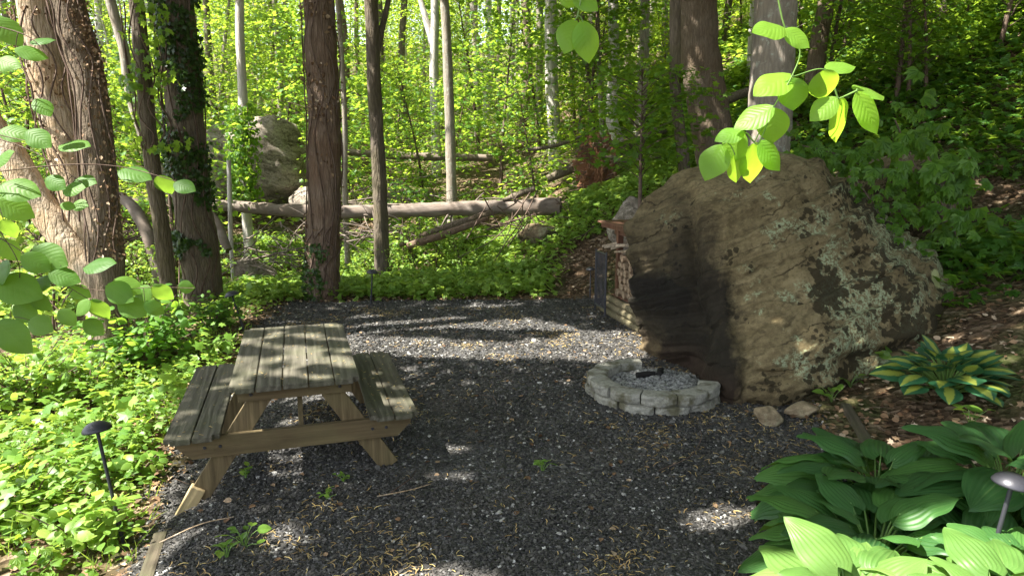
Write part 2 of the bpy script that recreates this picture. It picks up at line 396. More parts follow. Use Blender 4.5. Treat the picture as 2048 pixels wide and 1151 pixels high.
# ground, gravel
def ground_mat():
    m, nt = newmat('ground'); v = coords(nt)
    vo = nd(nt, 'TexVoronoi', {'Vector': v, 'Scale': 16.0, 'Randomness': 1.0}); n2 = noise(nt, v, 1.3, 5); n3 = noise(nt, v, 60, 4, .7); n1 = noise(nt, v, 9, 5, .65)
    r = nd(nt, 'SeparateXYZ', {0: vo.outputs['Color']}).outputs[0]
    col = ramp(nt, r, [(0, (.045, .03, .018)), (.5, (.12, .08, .048)), (.85, (.22, .155, .1)), (1, (.36, .28, .2))])
    col = mix(nt, mth(nt, 'MULTIPLY', n3, .8), col, (.045, .03, .02))
    col = mix(nt, ramp(nt, n2, [(.45, 0.0), (.65, .7)]), col, (.05, .075, .02))
    h = mth(nt, 'ADD', vo.outputs['Distance'], n1); finish(nt, col, .95, h, .9, .05, .1); return m
M['ground'] = ground_mat()
def gravel_mat():
    m, nt = newmat('gravel'); v = coords(nt)
    vo = nd(nt, 'TexVoronoi', {'Vector': v, 'Scale': 48.0}); r = nd(nt, 'SeparateXYZ', {0: vo.outputs['Color']}).outputs[0]
    n2 = noise(nt, v, 1.1, 5)
    col = ramp(nt, r, [(0, (.035, .035, .036)), (.8, (.10, .098, .098)), (.93, (.15, .145, .142)), (1, (.4, .4, .38))])
    col = mix(nt, ramp(nt, n2, [(.5, 0.0), (.72, .6)]), col, (.085, .058, .035))
    finish(nt, col, .75, mth(nt, 'SUBTRACT', 1.0, vo.outputs['Distance']), 1.0, .02, .35); return m
M['gravel'] = gravel_mat()
def stone_mat():
    m, nt = newmat('gravel_stone'); g = nd(nt, 'NewGeometry'); r = g.outputs['Random Per Island']
    col = ramp(nt, r, [(0, (.018, .018, .017)), (.6, (.044, .041, .036)), (.9, (.08, .076, .068)), (.978, (.14, .135, .125)), (.99, (.34, .33, .3)), (1, (.5, .49, .46))])
    n = noise(nt, coords(nt), 90, 3); finish(nt, col, ramp(nt, n, [(.3, .55), (.7, .85)]), n, .4, .003, .45); return m
M['gravel_stone'] = stone_mat()
def litter_mat(name, st):
    m, nt = newmat(name); g = nd(nt, 'NewGeometry'); col = ramp(nt, g.outputs['Random Per Island'], st)
    b = finish(nt, col, .8, None, spec=.2); return m
M['dead_leaf'] = litter_mat('dead_leaf', [(0, (.08, .045, .025)), (.5, (.18, .11, .06)), (.85, (.3, .21, .13)), (1, (.48, .38, .28))])
M['catkin'] = litter_mat('catkin', [(0, (.26, .17, .07)), (.6, (.42, .3, .13)), (1, (.5, .4, .16))])
M['orange_soil'] = simple('orange_soil', (.30, .15, .085), .95, .1, 0, .5, 9, .8)

# rocks
def rock_mat(name, c1, c2, c3, moss=.3, lich=.3, tilt=R(24), main=False):
    m, nt = newmat(name); v = coords(nt); vs = nd(nt, 'Mapping', {'Vector': coords(nt, (1, 1, 1), (0, tilt, 0)), 'Scale': (.6, .7, 2.2)}).outputs[0]
    st = noise(nt, vs, 3.0, 8, .68, .5); st2 = noise(nt, vs, 6.5, 5, .6, .6); n0 = noise(nt, v, 1.1, 4); n1 = noise(nt, v, 60, 4, .7)
    col = ramp(nt, st, [(.3, c1), (.52, c2), (.72, c3)])
    col = mix(nt, mth(nt, 'MULTIPLY', ramp(nt, st2, [(.34, 1.0), (.46, 0.0)]), .6), col, tuple(a * .35 for a in c1))
    col = mix(nt, mth(nt, 'MULTIPLY', n1, .35), col, tuple(a * .4 for a in c1))
    p = nd(nt, 'SeparateXYZ', {0: v}); x, y, z = p.outputs
    n18 = noise(nt, v, 17, 8, .75); col = mix(nt, ramp(nt, n18, [(.40, .45), (.5, 0.0)]), col, tuple(a * .45 for a in c1)); col = mix(nt, ramp(nt, n18, [(.56, 0.0), (.7, .5)]), col, tuple(a * 1.15 for a in c3))
    sm = mth(nt, 'ADD', mth(nt, 'SUBTRACT', z, mth(nt, 'MULTIPLY', x, .44)), mth(nt, 'MULTIPLY', y, .12)); sm = mth(nt, 'ADD', sm, mth(nt, 'MULTIPLY', noise(nt, v, 2.0, 6, .6), .5))
    fr_ = mth(nt, 'FRACT', mth(nt, 'MULTIPLY', sm, 3.3)); ln = mth(nt, 'SUBTRACT', 1.0, mth(nt, 'MULTIPLY', mth(nt, 'ABSOLUTE', mth(nt, 'SUBTRACT', fr_, .5)), 26.0, clamp=True))
    ln = mth(nt, 'MULTIPLY', ln, ramp(nt, noise(nt, v, 1.6, 3), [(.42, 0.0), (.55, 1.0)])); col = mix(nt, mth(nt, 'MULTIPLY', ln, .8), col, tuple(a * .2 for a in c1))
    # grey-green lichen, black leafy lichen, moss
    if main:
        low = mth(nt, 'MULTIPLY', mth(nt, 'SUBTRACT', mth(nt, 'SUBTRACT', x, 2.35), mth(nt, 'MULTIPLY', mth(nt, 'SUBTRACT', z, .6), .6)), 1.5, clamp=True)
        low = mth(nt, 'MULTIPLY', low, 1.0)
    else: low = .6
    nl = noise(nt, v, 1.9, 8, .72, .3); L = ramp(nt, mth(nt, 'ADD', nl, mth(nt, 'MULTIPLY', low, .13)), [(.60, 0.0), (.65, 1.0)])
    fine = ramp(nt, noise(nt, v, 34, 4, .7), [(.45, 0.0), (.55, 1.0)])
    col = mix(nt, mth(nt, 'MULTIPLY', mth(nt, 'MULTIPLY', L, fine), lich), col, (.28, .33, .2))
    nb = noise(nt, coords(nt, loc=(4, 2, 1)), 2.6, 6, .66, .2); dots = nd(nt, 'TexVoronoi', {'Vector': v, 'Scale': 15.0}).outputs['Distance']
    kb = mth(nt, 'ADD', nb, mth(nt, 'MULTIPLY', low, .12)); kb = mth(nt, 'SUBTRACT', kb, mth(nt, 'MULTIPLY', dots, .2))
    B = ramp(nt, kb, [(.52, 0.0), (.545, 1.0)]); col = mix(nt, mth(nt, 'MULTIPLY', B, moss), col, (.03, .024, .012))
    if main:
        # big pale lichen disc
        dx = mth(nt, 'SUBTRACT', x, 4.62); dz = mth(nt, 'SUBTRACT', z, 1.02)
        dd = mth(nt, 'SQRT', mth(nt, 'ADD', mth(nt, 'POWER', mth(nt, 'ABSOLUTE', dx), 2.0), mth(nt, 'POWER', mth(nt, 'ABSOLUTE', dz), 2.0)))
        dd = mth(nt, 'ADD', dd, mth(nt, 'MULTIPLY', mth(nt, 'SUBTRACT', noise(nt, v, 14, 4), .5), .1))
        col = mix(nt, ramp(nt, dd, [(.085, 1.0), (.11, 0.0)]), col, (.4, .42, .2))
        # soot from the fire: a real stain up the corner and over the left face
        wv = mth(nt, 'MULTIPLY', mth(nt, 'SUBTRACT', noise(nt, coords(nt, (1, 1, .6)), 3.4, 9, .75), .5), .6)
        wz = mth(nt, 'MULTIPLY', mth(nt, 'SUBTRACT', noise(nt, v, 2.2, 5, .6), .5), .5)
        zz = mth(nt, 'MULTIPLY', mth(nt, 'ADD', z, wz), .4); xx = mth(nt, 'ADD', x, wv)
        left = mth(nt, 'MULTIPLY', mth(nt, 'SUBTRACT', 2.06, xx), 6.0, clamp=True)
        k1 = mth(nt, 'MULTIPLY', mth(nt, 'MULTIPLY', left, 1.15, clamp=True), ramp(nt, zz, [(.03, .4), (.08, .85), (.2, .93), (.27, 1.0), (.37, 1.0), (.43, .72), (.6, .55), (.75, .25)]))
        hw = ramp(nt, mth(nt, 'MULTIPLY', z, .4), [(.05, .9), (.2, .8), (.33, 1.0), (.5, .75), (.7, .6), (.8, .3)])
        k2 = mth(nt, 'MULTIPLY', mth(nt, 'SUBTRACT', mth(nt, 'MULTIPLY', hw, .42), mth(nt, 'ABSOLUTE', mth(nt, 'SUBTRACT', xx, 1.93))), 5.5, clamp=True)
        k2 = mth(nt, 'MULTIPLY', k2, ramp(nt, mth(nt, 'MULTIPLY', z, .4), [(.40, 1.0), (.55, .85), (.75, .5)]))
        k = mth(nt, 'MAXIMUM', k1, mth(nt, 'MULTIPLY', k2, .95))
        col = mix(nt, mth(nt, 'MULTIPLY', k, .98), col, (.007, .006, .005))
        rd = mth(nt, 'MULTIPLY', ramp(nt, mth(nt, 'MULTIPLY', z, .4), [(.05, 1.0), (.14, 0.0)]), ramp(nt, mth(nt, 'MULTIPLY', x, .3), [(.6, 1.0), (.7, 0.0)]))
        col = mix(nt, mth(nt, 'MULTIPLY', rd, .1), col, (.16, .08, .05))
    h = mth(nt, 'ADD', mth(nt, 'ADD', mth(nt, 'MULTIPLY', st, .5), mth(nt, 'MULTIPLY', st2, .2)), mth(nt, 'MULTIPLY', n1, .25))
    h = mth(nt, 'ADD', h, mth(nt, 'MULTIPLY', B, .12)); h = mth(nt, 'ADD', h, mth(nt, 'MULTIPLY', n18, .5)); h = mth(nt, 'SUBTRACT', h, mth(nt, 'MULTIPLY', ln, .7))
    finish(nt, col, .88, h, .6, .035, .2); return m
M['rock_main'] = rock_mat('rock_main', (.10, .074, .036), (.20, .158, .082), (.29, .235, .13), .9, .85, main=True)
M['rock_side'] = rock_mat('rock_side', (.11, .08, .045), (.2, .15, .09), (.3, .24, .15), .75, .5)
M['rock_grey'] = rock_mat('rock_grey', (.13, .105, .08), (.28, .24, .2), (.46, .4, .35), .45, .3, R(-18))
M['rock_tan'] = rock_mat('rock_tan', (.2, .15, .09), (.34, .27, .17), (.42, .35, .24), .3, .3)
def block_mat():
    m, nt = newmat('concrete_block'); v = coords(nt); n = noise(nt, v, 40, 6, .7); n2 = noise(nt, v, 6, 5, .6); g = nd(nt, 'NewGeometry')
    col = ramp(nt, n, [(.3, (.17, .165, .14)), (.7, (.36, .35, .30))])
    col = mix(nt, ramp(nt, n2, [(.47, 0.0), (.62, .85)]), col, (.085, .078, .04)); finish(nt, col, .92, n, .9, .012, .2); return m
M['concrete_block'] = block_mat()
def ash_mat():
    m, nt = newmat('ash'); v = coords(nt); n = noise(nt, v, 30, 6, .75); col = ramp(nt, n, [(.38, (.03, .03, .03)), (.5, (.24, .24, .23)), (.7, (.5, .5, .48))])
    finish(nt, col, .95, n, 1.0, .02, .1); return m
M['ash'] = ash_mat()
#---SPLIT---
# ------------------------------------------------------------------ ground
def in_pad(X, Y):
    """gravel clearing, 1 inside; irregular border"""
    n = .22 * fbm(np.stack([X * 1.3, Y * 1.3, X * 0], -1), 3)
    left = np.interp(Y, [1.5, 3, 4, 5, 6.5, 8, 9.5, 10.7, 12], [-1.7, -2.05, -2.4, -2.8, -3.0, -3.25, -3.6, -3.7, -3.6])
    right = np.interp(Y, [1.5, 2.6, 3.4, 4.2, 5.2, 6.2, 7.6, 9, 12], [1.1, 1.25, 1.7, 2.2, 2.75, 2.6, 2.6, 2.2, 1.9])
    return np.minimum(np.minimum(X - left, right - X), np.minimum(11.0 - Y, 3.0)) + n
def grid(xs, ys, zf, name, mat):
    X, Y = np.meshgrid(xs, ys); Z = zf(X, Y); v = np.stack([X, Y, Z], -1).reshape(-1, 3); a, b = len(xs), len(ys)
    i = np.arange(b - 1)[:, None] * a + np.arange(a - 1)[None]; i = i.ravel()
    return MB().add(v, np.stack([i, i + 1, i + a + 1, i + a], -1)).build(name, mat, smooth=True), v
def warp(lo, mid0, mid1, hi, d, n):
    c = np.arange(mid0, mid1, d); l = mid0 - np.cumsum(np.geomspace(d, (mid0 - lo) / 6, n)); h = mid1 + np.cumsum(np.geomspace(d, (hi - mid1) / 6, n))
    return np.concatenate([l[::-1], c, h])
xs = warp(-60, -9, 12, 70, .12, 34); ys = warp(-25, -1, 20, 130, .12, 34)
def gz(X, Y):
    z = terrain(X, Y); o = ss(-in_pad(X, Y) / .3 + 1)
    return z + o * .02 * fbm(np.stack([X * 5, Y * 5, X * 0], -1), 3) - (1 - o) * .03
go, _ = grid(xs, ys, gz, 'ground', M['ground']); tag(go, kind='structure')
pxs = np.arange(-4.3, 3.3, .05); pys = np.arange(.5, 11.6, .05)
gp, _ = grid(pxs, pys, lambda X, Y: terrain(X, Y) + np.where(in_pad(X, Y) > 0, .004, -.05 - .0 * X) + .006 * fbm(np.stack([X * 3, Y * 3, X * 0], -1), 2), 'gravel_path', M['gravel']); tag(gp, kind='structure')

# loose stones on the gravel
def scatter(n, x0, x1, y0, y1, keep):
    X = rng.uniform(x0, x1, n); Y = rng.uniform(y0, y1, n); k = keep(X, Y); X, Y = X[k], Y[k]; return np.stack([X, Y, terrain(X, Y)], -1)
def stones():
    mb = MB()
    P = []
    for (y0, y1, den, s) in ((2.2, 4.6, 3600, .0102), (4.6, 7.0, 2300, .012), (7, 11.2, 1100, .0155)):
        n = int(den * (y1 - y0) * 7.2); p = scatter(n, -4.0, 3.2, y0, y1, lambda X, Y: (in_pad(X, Y) > rng.uniform(-.18, .1, len(X))) & (np.abs(X) < Y * .82 + .6))
        sc = s * rng.lognormal(0, .28, len(p)); P.append(np.concatenate([p, sc[:, None]], 1))
    P = np.concatenate(P); n = len(P)
    cube = np.array([[-1, -1, -1], [1, -1, -1], [1, 1, -1], [-1, 1, -1], [-1, -1, 1], [1, -1, 1], [1, 1, 1], [-1, 1, 1]], float) * .7
    V = cube[None] * (1 + rng.uniform(-.45, .35, (n, 8, 3))) * np.stack([rng.uniform(.7, 1.3, n), rng.uniform(.6, 1.0, n), rng.uniform(.3, .65, n)], -1)[:, None]
    a = rng.uniform(0, 6.28, n); b = rng.normal(0, .35, n); ca, sa, cb, sb = np.cos(a), np.sin(a), np.cos(b), np.sin(b)
    x = V[..., 0] * cb[:, None] + V[..., 2] * sb[:, None]; z = -V[..., 0] * sb[:, None] + V[..., 2] * cb[:, None]; y = V[..., 1]
    W = np.stack([x * ca[:, None] - y * sa[:, None], x * sa[:, None] + y * ca[:, None], z], -1) * P[:, 3][:, None, None] + P[:, None, :3]
    W[..., 2] += .006 + rng.uniform(0, .006, n)[:, None]
    q = np.array([[0, 3, 2, 1], [4, 5, 6, 7], [0, 1, 5, 4], [1, 2, 6, 5], [2, 3, 7, 6], [3, 0, 4, 7]])
    mb.add(W.reshape(-1, 3), (q[None] + (np.arange(n) * 8)[:, None, None]).reshape(-1, 4))
    tag(mb.build('gravel', M['gravel_stone']), 'dark slate gravel chips covering the clearing', 'gravel', kind='stuff')
stones()
def litter():
    mb = MB()                                        # tan catkins and bud scales
    p = scatter(52000, -3.6, 3.2, 2.2, 10.5, lambda X, Y: (in_pad(X, Y) > -.1) & (rng.random(len(X)) < .05 + .9 * ss(fbm(np.stack([X * 1.7, Y * 1.7, X * 0 + 9], -1), 4) * 1.3 - .1) + .3 * ss((X - .8) / 1.5)))
    n = len(p); p[:, 2] += .018
    strip = np.array([[-.5, -.07, 0], [0, .05, .03], [.5, -.07, 0], [.5, .02, .02], [0, .16, .06], [-.5, .02, .02]]); f = np.array([[0, 1, 4, 5], [1, 2, 3, 4]])
    put(mb, (strip, f, strip[:, :2]), p, rdir(n, 1, .25), hdir(n, 0, .15), rng.uniform(.022, .055, n))
    tag(mb.build('catkin_litter', M['catkin']), 'tan catkins and bud scales sprinkled over the dark gravel', 'litter', kind='stuff')
    mb = MB()                                        # brown dead leaves
    p = scatter(46000, -6, 9, 1.8, 15, lambda X, Y: (in_pad(X, Y) < rng.uniform(-.1, .12, len(X))) & (np.abs(X) < Y * .85 + 1.2) & (rng.random(len(X)) < .75))
    n = len(p); p[:, 2] += rng.uniform(.008, .035, n)
    h_ = n // 3; put(mb, ST, p[:h_], rdir(h_, 1, .5), hdir(h_, 0, .25), rng.uniform(.03, .07, h_)); put(mb, OV, p[h_:], rdir(n - h_, 1, .5), hdir(n - h_, 0, .25), rng.uniform(.03, .075, n - h_))
    p = scatter(420, -3, 3, 2.4, 10.6, lambda X, Y: in_pad(X, Y) > 0); p[:, 2] += .02; n = len(p)
    put(mb, OV, p, rdir(n, 1, .3), hdir(n, 0, .15), rng.uniform(.03, .06, n))
    tag(mb.build('leaf_litter', M['dead_leaf']), 'brown fallen leaves lying around the clearing edge', 'fallen leaves', kind='stuff')
    mb = MB()                                        # fallen twigs
    for k in range(150):
        while True:
            x, y = random.uniform(-4, 6), random.uniform(2.5, 13)
            if float(in_pad(np.array(x), np.array(y))) < .25 or random.random() < .12: break
        a = random.uniform(0, 6.28); L = random.uniform(.12, .5); z = float(terrain(x, y)) + .03
        q = [[x, y, z], [x + math.cos(a) * L * .5, y + math.sin(a) * L * .5, z + random.uniform(0, .03)], [x + math.cos(a + .3) * L, y + math.sin(a + .3) * L, z]]
        tube(mb, q, [.004, .003, .002], 4, 5)
    tag(mb.build('twig_litter', M['twig']), 'thin dead twigs strewn over the forest floor', 'twigs', kind='stuff')
litter()
for (q, lab) in (([(755, 1003), (820, 990), (862, 978)], 'pale straight stick lying on the gravel in front of the picnic table'),
                 ([(1318, 948), (1380, 920), (1402, 885), (1400, 868)], 'thin curved dark twig lying on the gravel in front of the fire pit'),
                 ([(310, 1100), (400, 1060), (468, 1042)], 'long dry straw stem below the block under the table leg')):
    m = MB(); pts = [G(*a) + np.array([0, 0, .03]) for a in q]; tube(m, pts, [.005, .003], 5, 10); tag(m.build('stick', M['bark_tan'] if 'pale' in lab or 'straw' in lab else M['twig'], smooth=True), lab, 'stick')

# ------------------------------------------------------------------ picnic table
def picnic_table():
    rz = R(17.6); c = np.array([math.cos(rz), math.sin(rz)]); a = np.array([-math.sin(rz), math.cos(rz)])
    P0 = np.array([-1.906, 4.374]); W = .87; L = 1.8
    cen = P0 + c * W / 2 + a * L / 2
    t = empty('picnic_table', (cen[0], cen[1], 0), rz, label='weathered wooden picnic table with two attached benches on the gravel', cat='picnic table')
    def planks(x0, x1, n, z, y0, y1, th=.036):
        m = MB(); wd = (x1 - x0 + .008) / n - .008
        for i in range(n):
            x = x0 + i * (wd + .008) + wd / 2; e = random.uniform(-.006, .006)
            bm = bmesh.new(); bmesh.ops.create_cube(bm, size=1)
            for v in bm.verts: v.co = Vector((v.co.x * wd, v.co.y * (y1 - y0), v.co.z * th))
            ve = [q for q in bm.edges if abs(q.verts[0].co.x - q.verts[1].co.x) < 1e-5 and abs(q.verts[0].co.y - q.verts[1].co.y) < 1e-5 and ((i == 0 and q.verts[0].co.x < 0) or (i == n - 1 and q.verts[0].co.x > 0))]
            if ve: bmesh.ops.bevel(bm, geom=ve, offset=.045, segments=5, affect='EDGES')
            bmesh.ops.bevel(bm, geom=[q for q in bm.edges], offset=.004, segments=2, affect='EDGES')
            v = np.array([q.co[:] for q in bm.verts]); f = [[q.index for q in p.verts] for p in bm.faces]; bm.free()
            m.add(v + np.array([x, (y0 + y1) / 2 + e, z - th / 2 + random.uniform(-.002, .002)]), f)
        return m
    planks(-W / 2, W / 2, 5, .76, -L / 2, L / 2).build('tabletop', M['wood_top'], t)
    planks(-W / 2 - .425, -W / 2 - .075, 2, .445, -L / 2, L / 2).build('bench_seat', M['wood_top'], t)
    planks(W / 2 + .065, W / 2 + .415, 2, .445, -L / 2 + .02, L / 2).build('bench_seat', M['wood_top'], t)
    for s, yb in ((-1, -L / 2 + .13), (1, L / 2 - .16)):
        m = MB(); zt = .405; hw = W / 2 + .37
        v = []; 
        for yy in (yb - .02, yb + .02):
            v += [[-hw + .10, yy, zt - .15], [hw - .1, yy, zt - .15], [hw, yy, zt - .05], [hw, yy, zt], [-hw, yy, zt], [-hw, yy, zt - .05]]
        m.add(v, [[5, 4, 3, 2, 1, 0], [6, 7, 8, 9, 10, 11]] + [[i, (i + 1) % 6, 6 + (i + 1) % 6, 6 + i] for i in range(6)]); m.build('cross_beam', M['wood_frame'], t)
        m = MB(); box(m, (0, yb, .676), (W - .1, .04, .09), None, .004); m.build('top_batten', M['wood_frame'], t)
        yl = yb + .042 * (1 if s < 0 else -1)
        for sx in (-1, 1):
            zb = -.05 if (sx < 0 and s < 0) else (-.18 if sx < 0 else 0.0)
            x1 = sx * (W / 2 + .21 + (.05 if zb < 0 else 0)); m = MB(); beam(m, (sx * .19, yl, .715), (x1, yl, zb), .14, .038, (0, 1, 0), .004); m.build('leg', M['wood_leg'], t)
        for bx, bz in ((-.62, .33), (-.52, .33), (.52, .33), (.62, .33), (-.3, .68), (.3, .68)):
            m = MB(); yo = yb - s * -.0 + (-.021 if s < 0 else .021); tube(m, [(bx * 1.0, yo, bz), (bx, yo + (.006 if s > 0 else -.006), bz)], [.012, .009], 10, 2); m.build('bolt', M['black_metal'], t)
        m = MB(); beam(m, (.02, yb * .28, .71), (.02, yb - .03 * s, .30), .085, .036, (1, 0, 0), .004); m.build('brace', M['wood_leg'], t)
    m = MB(); box(m, (0, 0, .708), (W - .12, .085, .036)); m.build('top_batten', M['wood_frame'], t)
    # pale wooden block shimming the front left leg
    q = cen + c * (-W / 2 - .318) + a * (-L / 2 + .16)
    m = MB(); box(m, (0, 0, 0), (.10, .07, .26), None, .006)
    o = m.build('wood_block', M['wood_block'], None, loc=(q[0], q[1], -.085)); o.rotation_euler = (0, R(31), rz); tag(o, 'pale wooden block propping up the front left leg of the picnic table', 'wood block')
    m = MB(); n = 260                                 # bits fallen on the table
    for (x0, x1, z, k) in ((-W / 2, W / 2, .762, 170), (-W / 2 - .42, -W / 2 - .08, .447, 60), (W / 2 + .07, W / 2 + .41, .447, 90)):
        p = np.stack([rng.uniform(x0 + .02, x1 - .02, k), rng.uniform(-L / 2 + .04, L / 2 - .04, k), np.full(k, z + .003)], -1)
        w2 = np.stack([cen[0] + p[:, 0] * c[0] + p[:, 1] * a[0], cen[1] + p[:, 0] * c[1] + p[:, 1] * a[1], p[:, 2]], -1)
        put(m, (np.array([[-.5, -.06, 0], [.5, -.06, 0], [.45, .06, .05], [-.45, .06, .05]]), np.array([[0, 1, 2, 3]]), np.zeros((4, 2))), w2, rdir(k, 1, .2), hdir(k, 0, .05), rng.uniform(.012, .034, k))
    tag(m.build('table_litter', M['catkin']), 'tan catkin bits scattered over the picnic table planks', 'litter', kind='stuff')
picnic_table()

# ------------------------------------------------------------------ path lights
def path_light(base, top, sc, label):
    base = np.array(base, float); top = np.array(top, float); H = np.linalg.norm(top - base)
    t = empty('path_light', base, 0, label=label, cat='path light', group='black dome path lights')
    t.rotation_euler = Vector(tuple(top - base)).to_track_quat('Z', 'Y').to_euler()
    m = MB(); tube(m, [(0, 0, .1), (0, 0, H)], .011 * sc, 12, 4); m.build('pole', M['black_metal'], t, True)
    m = MB(); tube(m, [(0, 0, -.12), (0, 0, .12), (0, 0, .17), (0, 0, .175)], [.006 * sc, .017 * sc, .019 * sc, .012 * sc], 10, 12); m.build('ground_spike', M['black_metal'], t, True)
    m = MB(); r = .088 * sc; prof = [(0.0, .052), (.03, .05), (.055, .04), (.075, .023), (.087, .004), (.088, -.006), (.083, -.007), (.07, .012), (.045, .028), (.02, .034), (.012, .03), (.012, -.03), (0.0, -.03)]
    seg = 32; V = []
    for (a, z) in prof:
        for k in range(seg): V.append((a * sc * math.cos(k * 2 * math.pi / seg), a * sc * math.sin(k * 2 * math.pi / seg), H + z * sc))
    f = np.array([[i * seg + k, i * seg + (k + 1) % seg, (i + 1) * seg + (k + 1) % seg, (i + 1) * seg + k] for i in range(len(prof) - 1) for k in range(seg)]); m.add(V, f); m.build('dome_cap', M['black_metal'], t, True)
b = G(247, 1085); 
path_light(b, at(194, 858, b[1] + .03), 1.0, 'black dome path light leaning among the bright plants in the left foreground')
b = G(742, 612); path_light(b, b + np.array([.04, 0, .54]), 1.05, 'black dome path light at the back edge of the gravel beside the red-barked tree')
b = G(490, 665); path_light(b, b + np.array([-.14, 0, .52]), 1.1, 'dark path light between the ivy-covered trunk and the picnic table')
b = G(1180, 600); path_light(b, b + np.array([0, 0, .5]), .85, 'small dark path light on the leafy bank left of the firewood rack')
b = np.array([2.36, 3.12, float(terrain(2.36, 3.12))]); path_light(b, at(2024, 966, 3.12), 1.0, 'dark path light dome poking out of the large hostas at the right edge')

# ------------------------------------------------------------------ boulders
def main_boulder():
    # horizontal outlines (x, y) at heights; corners A(left) B(sooty corner) C(front foot) D E(right) F G(back)
    lv = {
        -.15: [(1.62, 8.2), (1.98, 7.35), (2.12, 6.5), (2.9, 6.75), (4.0, 7.25), (4.75, 7.9), (4.7, 9.3), (3.2, 10.0), (2.0, 9.6)],
        .15: [(1.58, 8.1), (1.95, 7.25), (2.10, 6.22), (2.9, 6.35), (4.1, 6.95), (4.95, 7.7), (4.9, 9.4), (3.2, 10.1), (1.95, 9.6)],
        .35: [(1.52, 8.1), (1.90, 7.28), (2.12, 6.3), (2.95, 6.25), (4.2, 6.75), (5.05, 7.6), (5.0, 9.4), (3.2, 10.1), (1.9, 9.6)],
        .75: [(1.46, 8.1), (1.90, 7.28), (2.16, 6.75), (2.95, 6.6), (4.15, 6.95), (4.98, 7.75), (4.9, 9.4), (3.2, 10.1), (1.85, 9.6)],
        1.15: [(1.42, 8.1), (1.93, 7.32), (2.2, 7.0), (2.95, 6.9), (3.95, 7.15), (4.75, 7.95), (4.7, 9.4), (3.2, 10.0), (1.85, 9.6)],
        1.5: [(1.36, 8.15), (1.97, 7.45), (2.25, 7.2), (2.95, 7.15), (3.75, 7.35), (4.45, 8.1), (4.4, 9.2), (3.2, 9.9), (1.9, 9.5)],
        1.8: [(1.6, 8.3), (2.02, 7.65), (2.35, 7.42), (2.95, 7.4), (3.6, 7.6), (4.15, 8.2), (4.1, 9.0), (3.2, 9.7), (2.1, 9.3)],
        2.05: [(1.98, 8.45), (2.16, 7.95), (2.5, 7.7), (2.95, 7.65), (3.5, 7.8), (3.92, 8.3), (3.8, 8.9), (3.2, 9.4), (2.4, 9.2)],
        2.24: [(2.5, 8.6), (2.6, 8.3), (2.75, 8.12), (3.05, 8.0), (3.4, 8.05), (3.65, 8.35), (3.6, 8.75), (3.2, 9.0), (2.75, 8.9)],
        2.33: [(2.9, 8.6), (2.95, 8.5), (3.0, 8.45), (3.1, 8.4), (3.25, 8.4), (3.35, 8.5), (3.3, 8.65), (3.15, 8.7), (3.0, 8.7)]}
    zs = np.array(sorted(lv)); K = np.array([lv[z] for z in sorted(lv)], float)
    nz_, nu = 240, 420; Z = np.linspace(zs[0], zs[-1], nz_); V = np.zeros((nz_, nu, 3))
    for i, z in enumerate(Z):
        cp = np.stack([np.stack([np.interp(z, zs, K[:, k, 0]), np.interp(z, zs, K[:, k, 1])]) for k in range(9)])
        # mix of straight edges and rounded spline around the loop
        Q = np.vstack([cp[-1], cp, cp[0], cp[1]]); u = np.linspace(0, 9, nu, endpoint=False)
        # denser sampling on the front (first 5 spans)
        u = np.interp(np.linspace(0, 1, nu, endpoint=False), [0, .1, .8, 1.0], [0, .8, 5.2, 9]); j = u.astype(int); t = (u - j)[:, None]
        a, b2, c2, d2 = Q[j], Q[j + 1], Q[(j + 2)], Q[np.minimum(j + 3, len(Q) - 1)]
        cr = .5 * (2 * b2 + (c2 - a) * t + (2 * a - 5 * b2 + 4 * c2 - d2) * t * t + (3 * b2 - a - 3 * c2 + d2) * t ** 3); li = b2 * (1 - t) + c2 * t
        V[i, :, :2] = cr * .05 + li * .95; V[i, :, 2] = z
    N_ = nz(np.cross(np.gradient(V, axis=1), np.gradient(V, axis=0)))
    # tilted bedding steps + noise
    q = V[..., 2] - .44 * V[..., 0] + .12 * V[..., 1] + .10 * fbm(V * .9, 3)
    bed = q * 3.1; fr = bed - np.floor(bed); amp = hsh(np.floor(bed), np.floor(bed) * 0, np.floor(bed) * 0 + 3)
    step = (np.minimum(fr / .85, 1) - np.clip((fr - .85) / .15, 0, 1)) * (.03 + .06 * amp)
    bed2 = q * 10.3 + 2; fr2 = bed2 - np.floor(bed2); step2 = (fr2 ** .6 - np.clip((fr2 - .8) / .2, 0, 1)) * .012
    D = step + step2 + .06 * fbm(V * 1.3, 4) + .012 * fbm(V * 7, 4)
    for cq, wq, dp in ((-.05, .013, .05), (.22, .01, .04), (.52, .014, .06), (.80, .01, .035), (-.42, .014, .05), (-.75, .012, .04), (-1.15, .012, .04)):
        D = D - dp * np.exp(-((q - cq + .03 * fbm(V * 5, 3)) / wq) ** 2) * ss(fbm(V * 1.4 + cq * 9, 2) * 2 + .6)
    # undercut ledge along the foot and crack in the sooty corner
    led = V[..., 2] - (.28 + .08 * (V[..., 0] - 2.1)); D = D - .11 * np.exp(-(led / .035) ** 2) * ss((V[..., 0] - 2.2) / .3)
    xc = 1.93 + .05 * V[..., 2] + .05 * fbm(V * 1.7, 3); front = ss((8.6 - V[..., 1]) / .5)
    D = D - front * (.11 * np.exp(-((V[..., 0] - xc) / .055) ** 2) - .07 * np.exp(-((V[..., 0] - xc - .16) / .09) ** 2)) * ss((V[..., 2] + .1) / .3) * ss((2.0 - V[..., 2]) / .5)
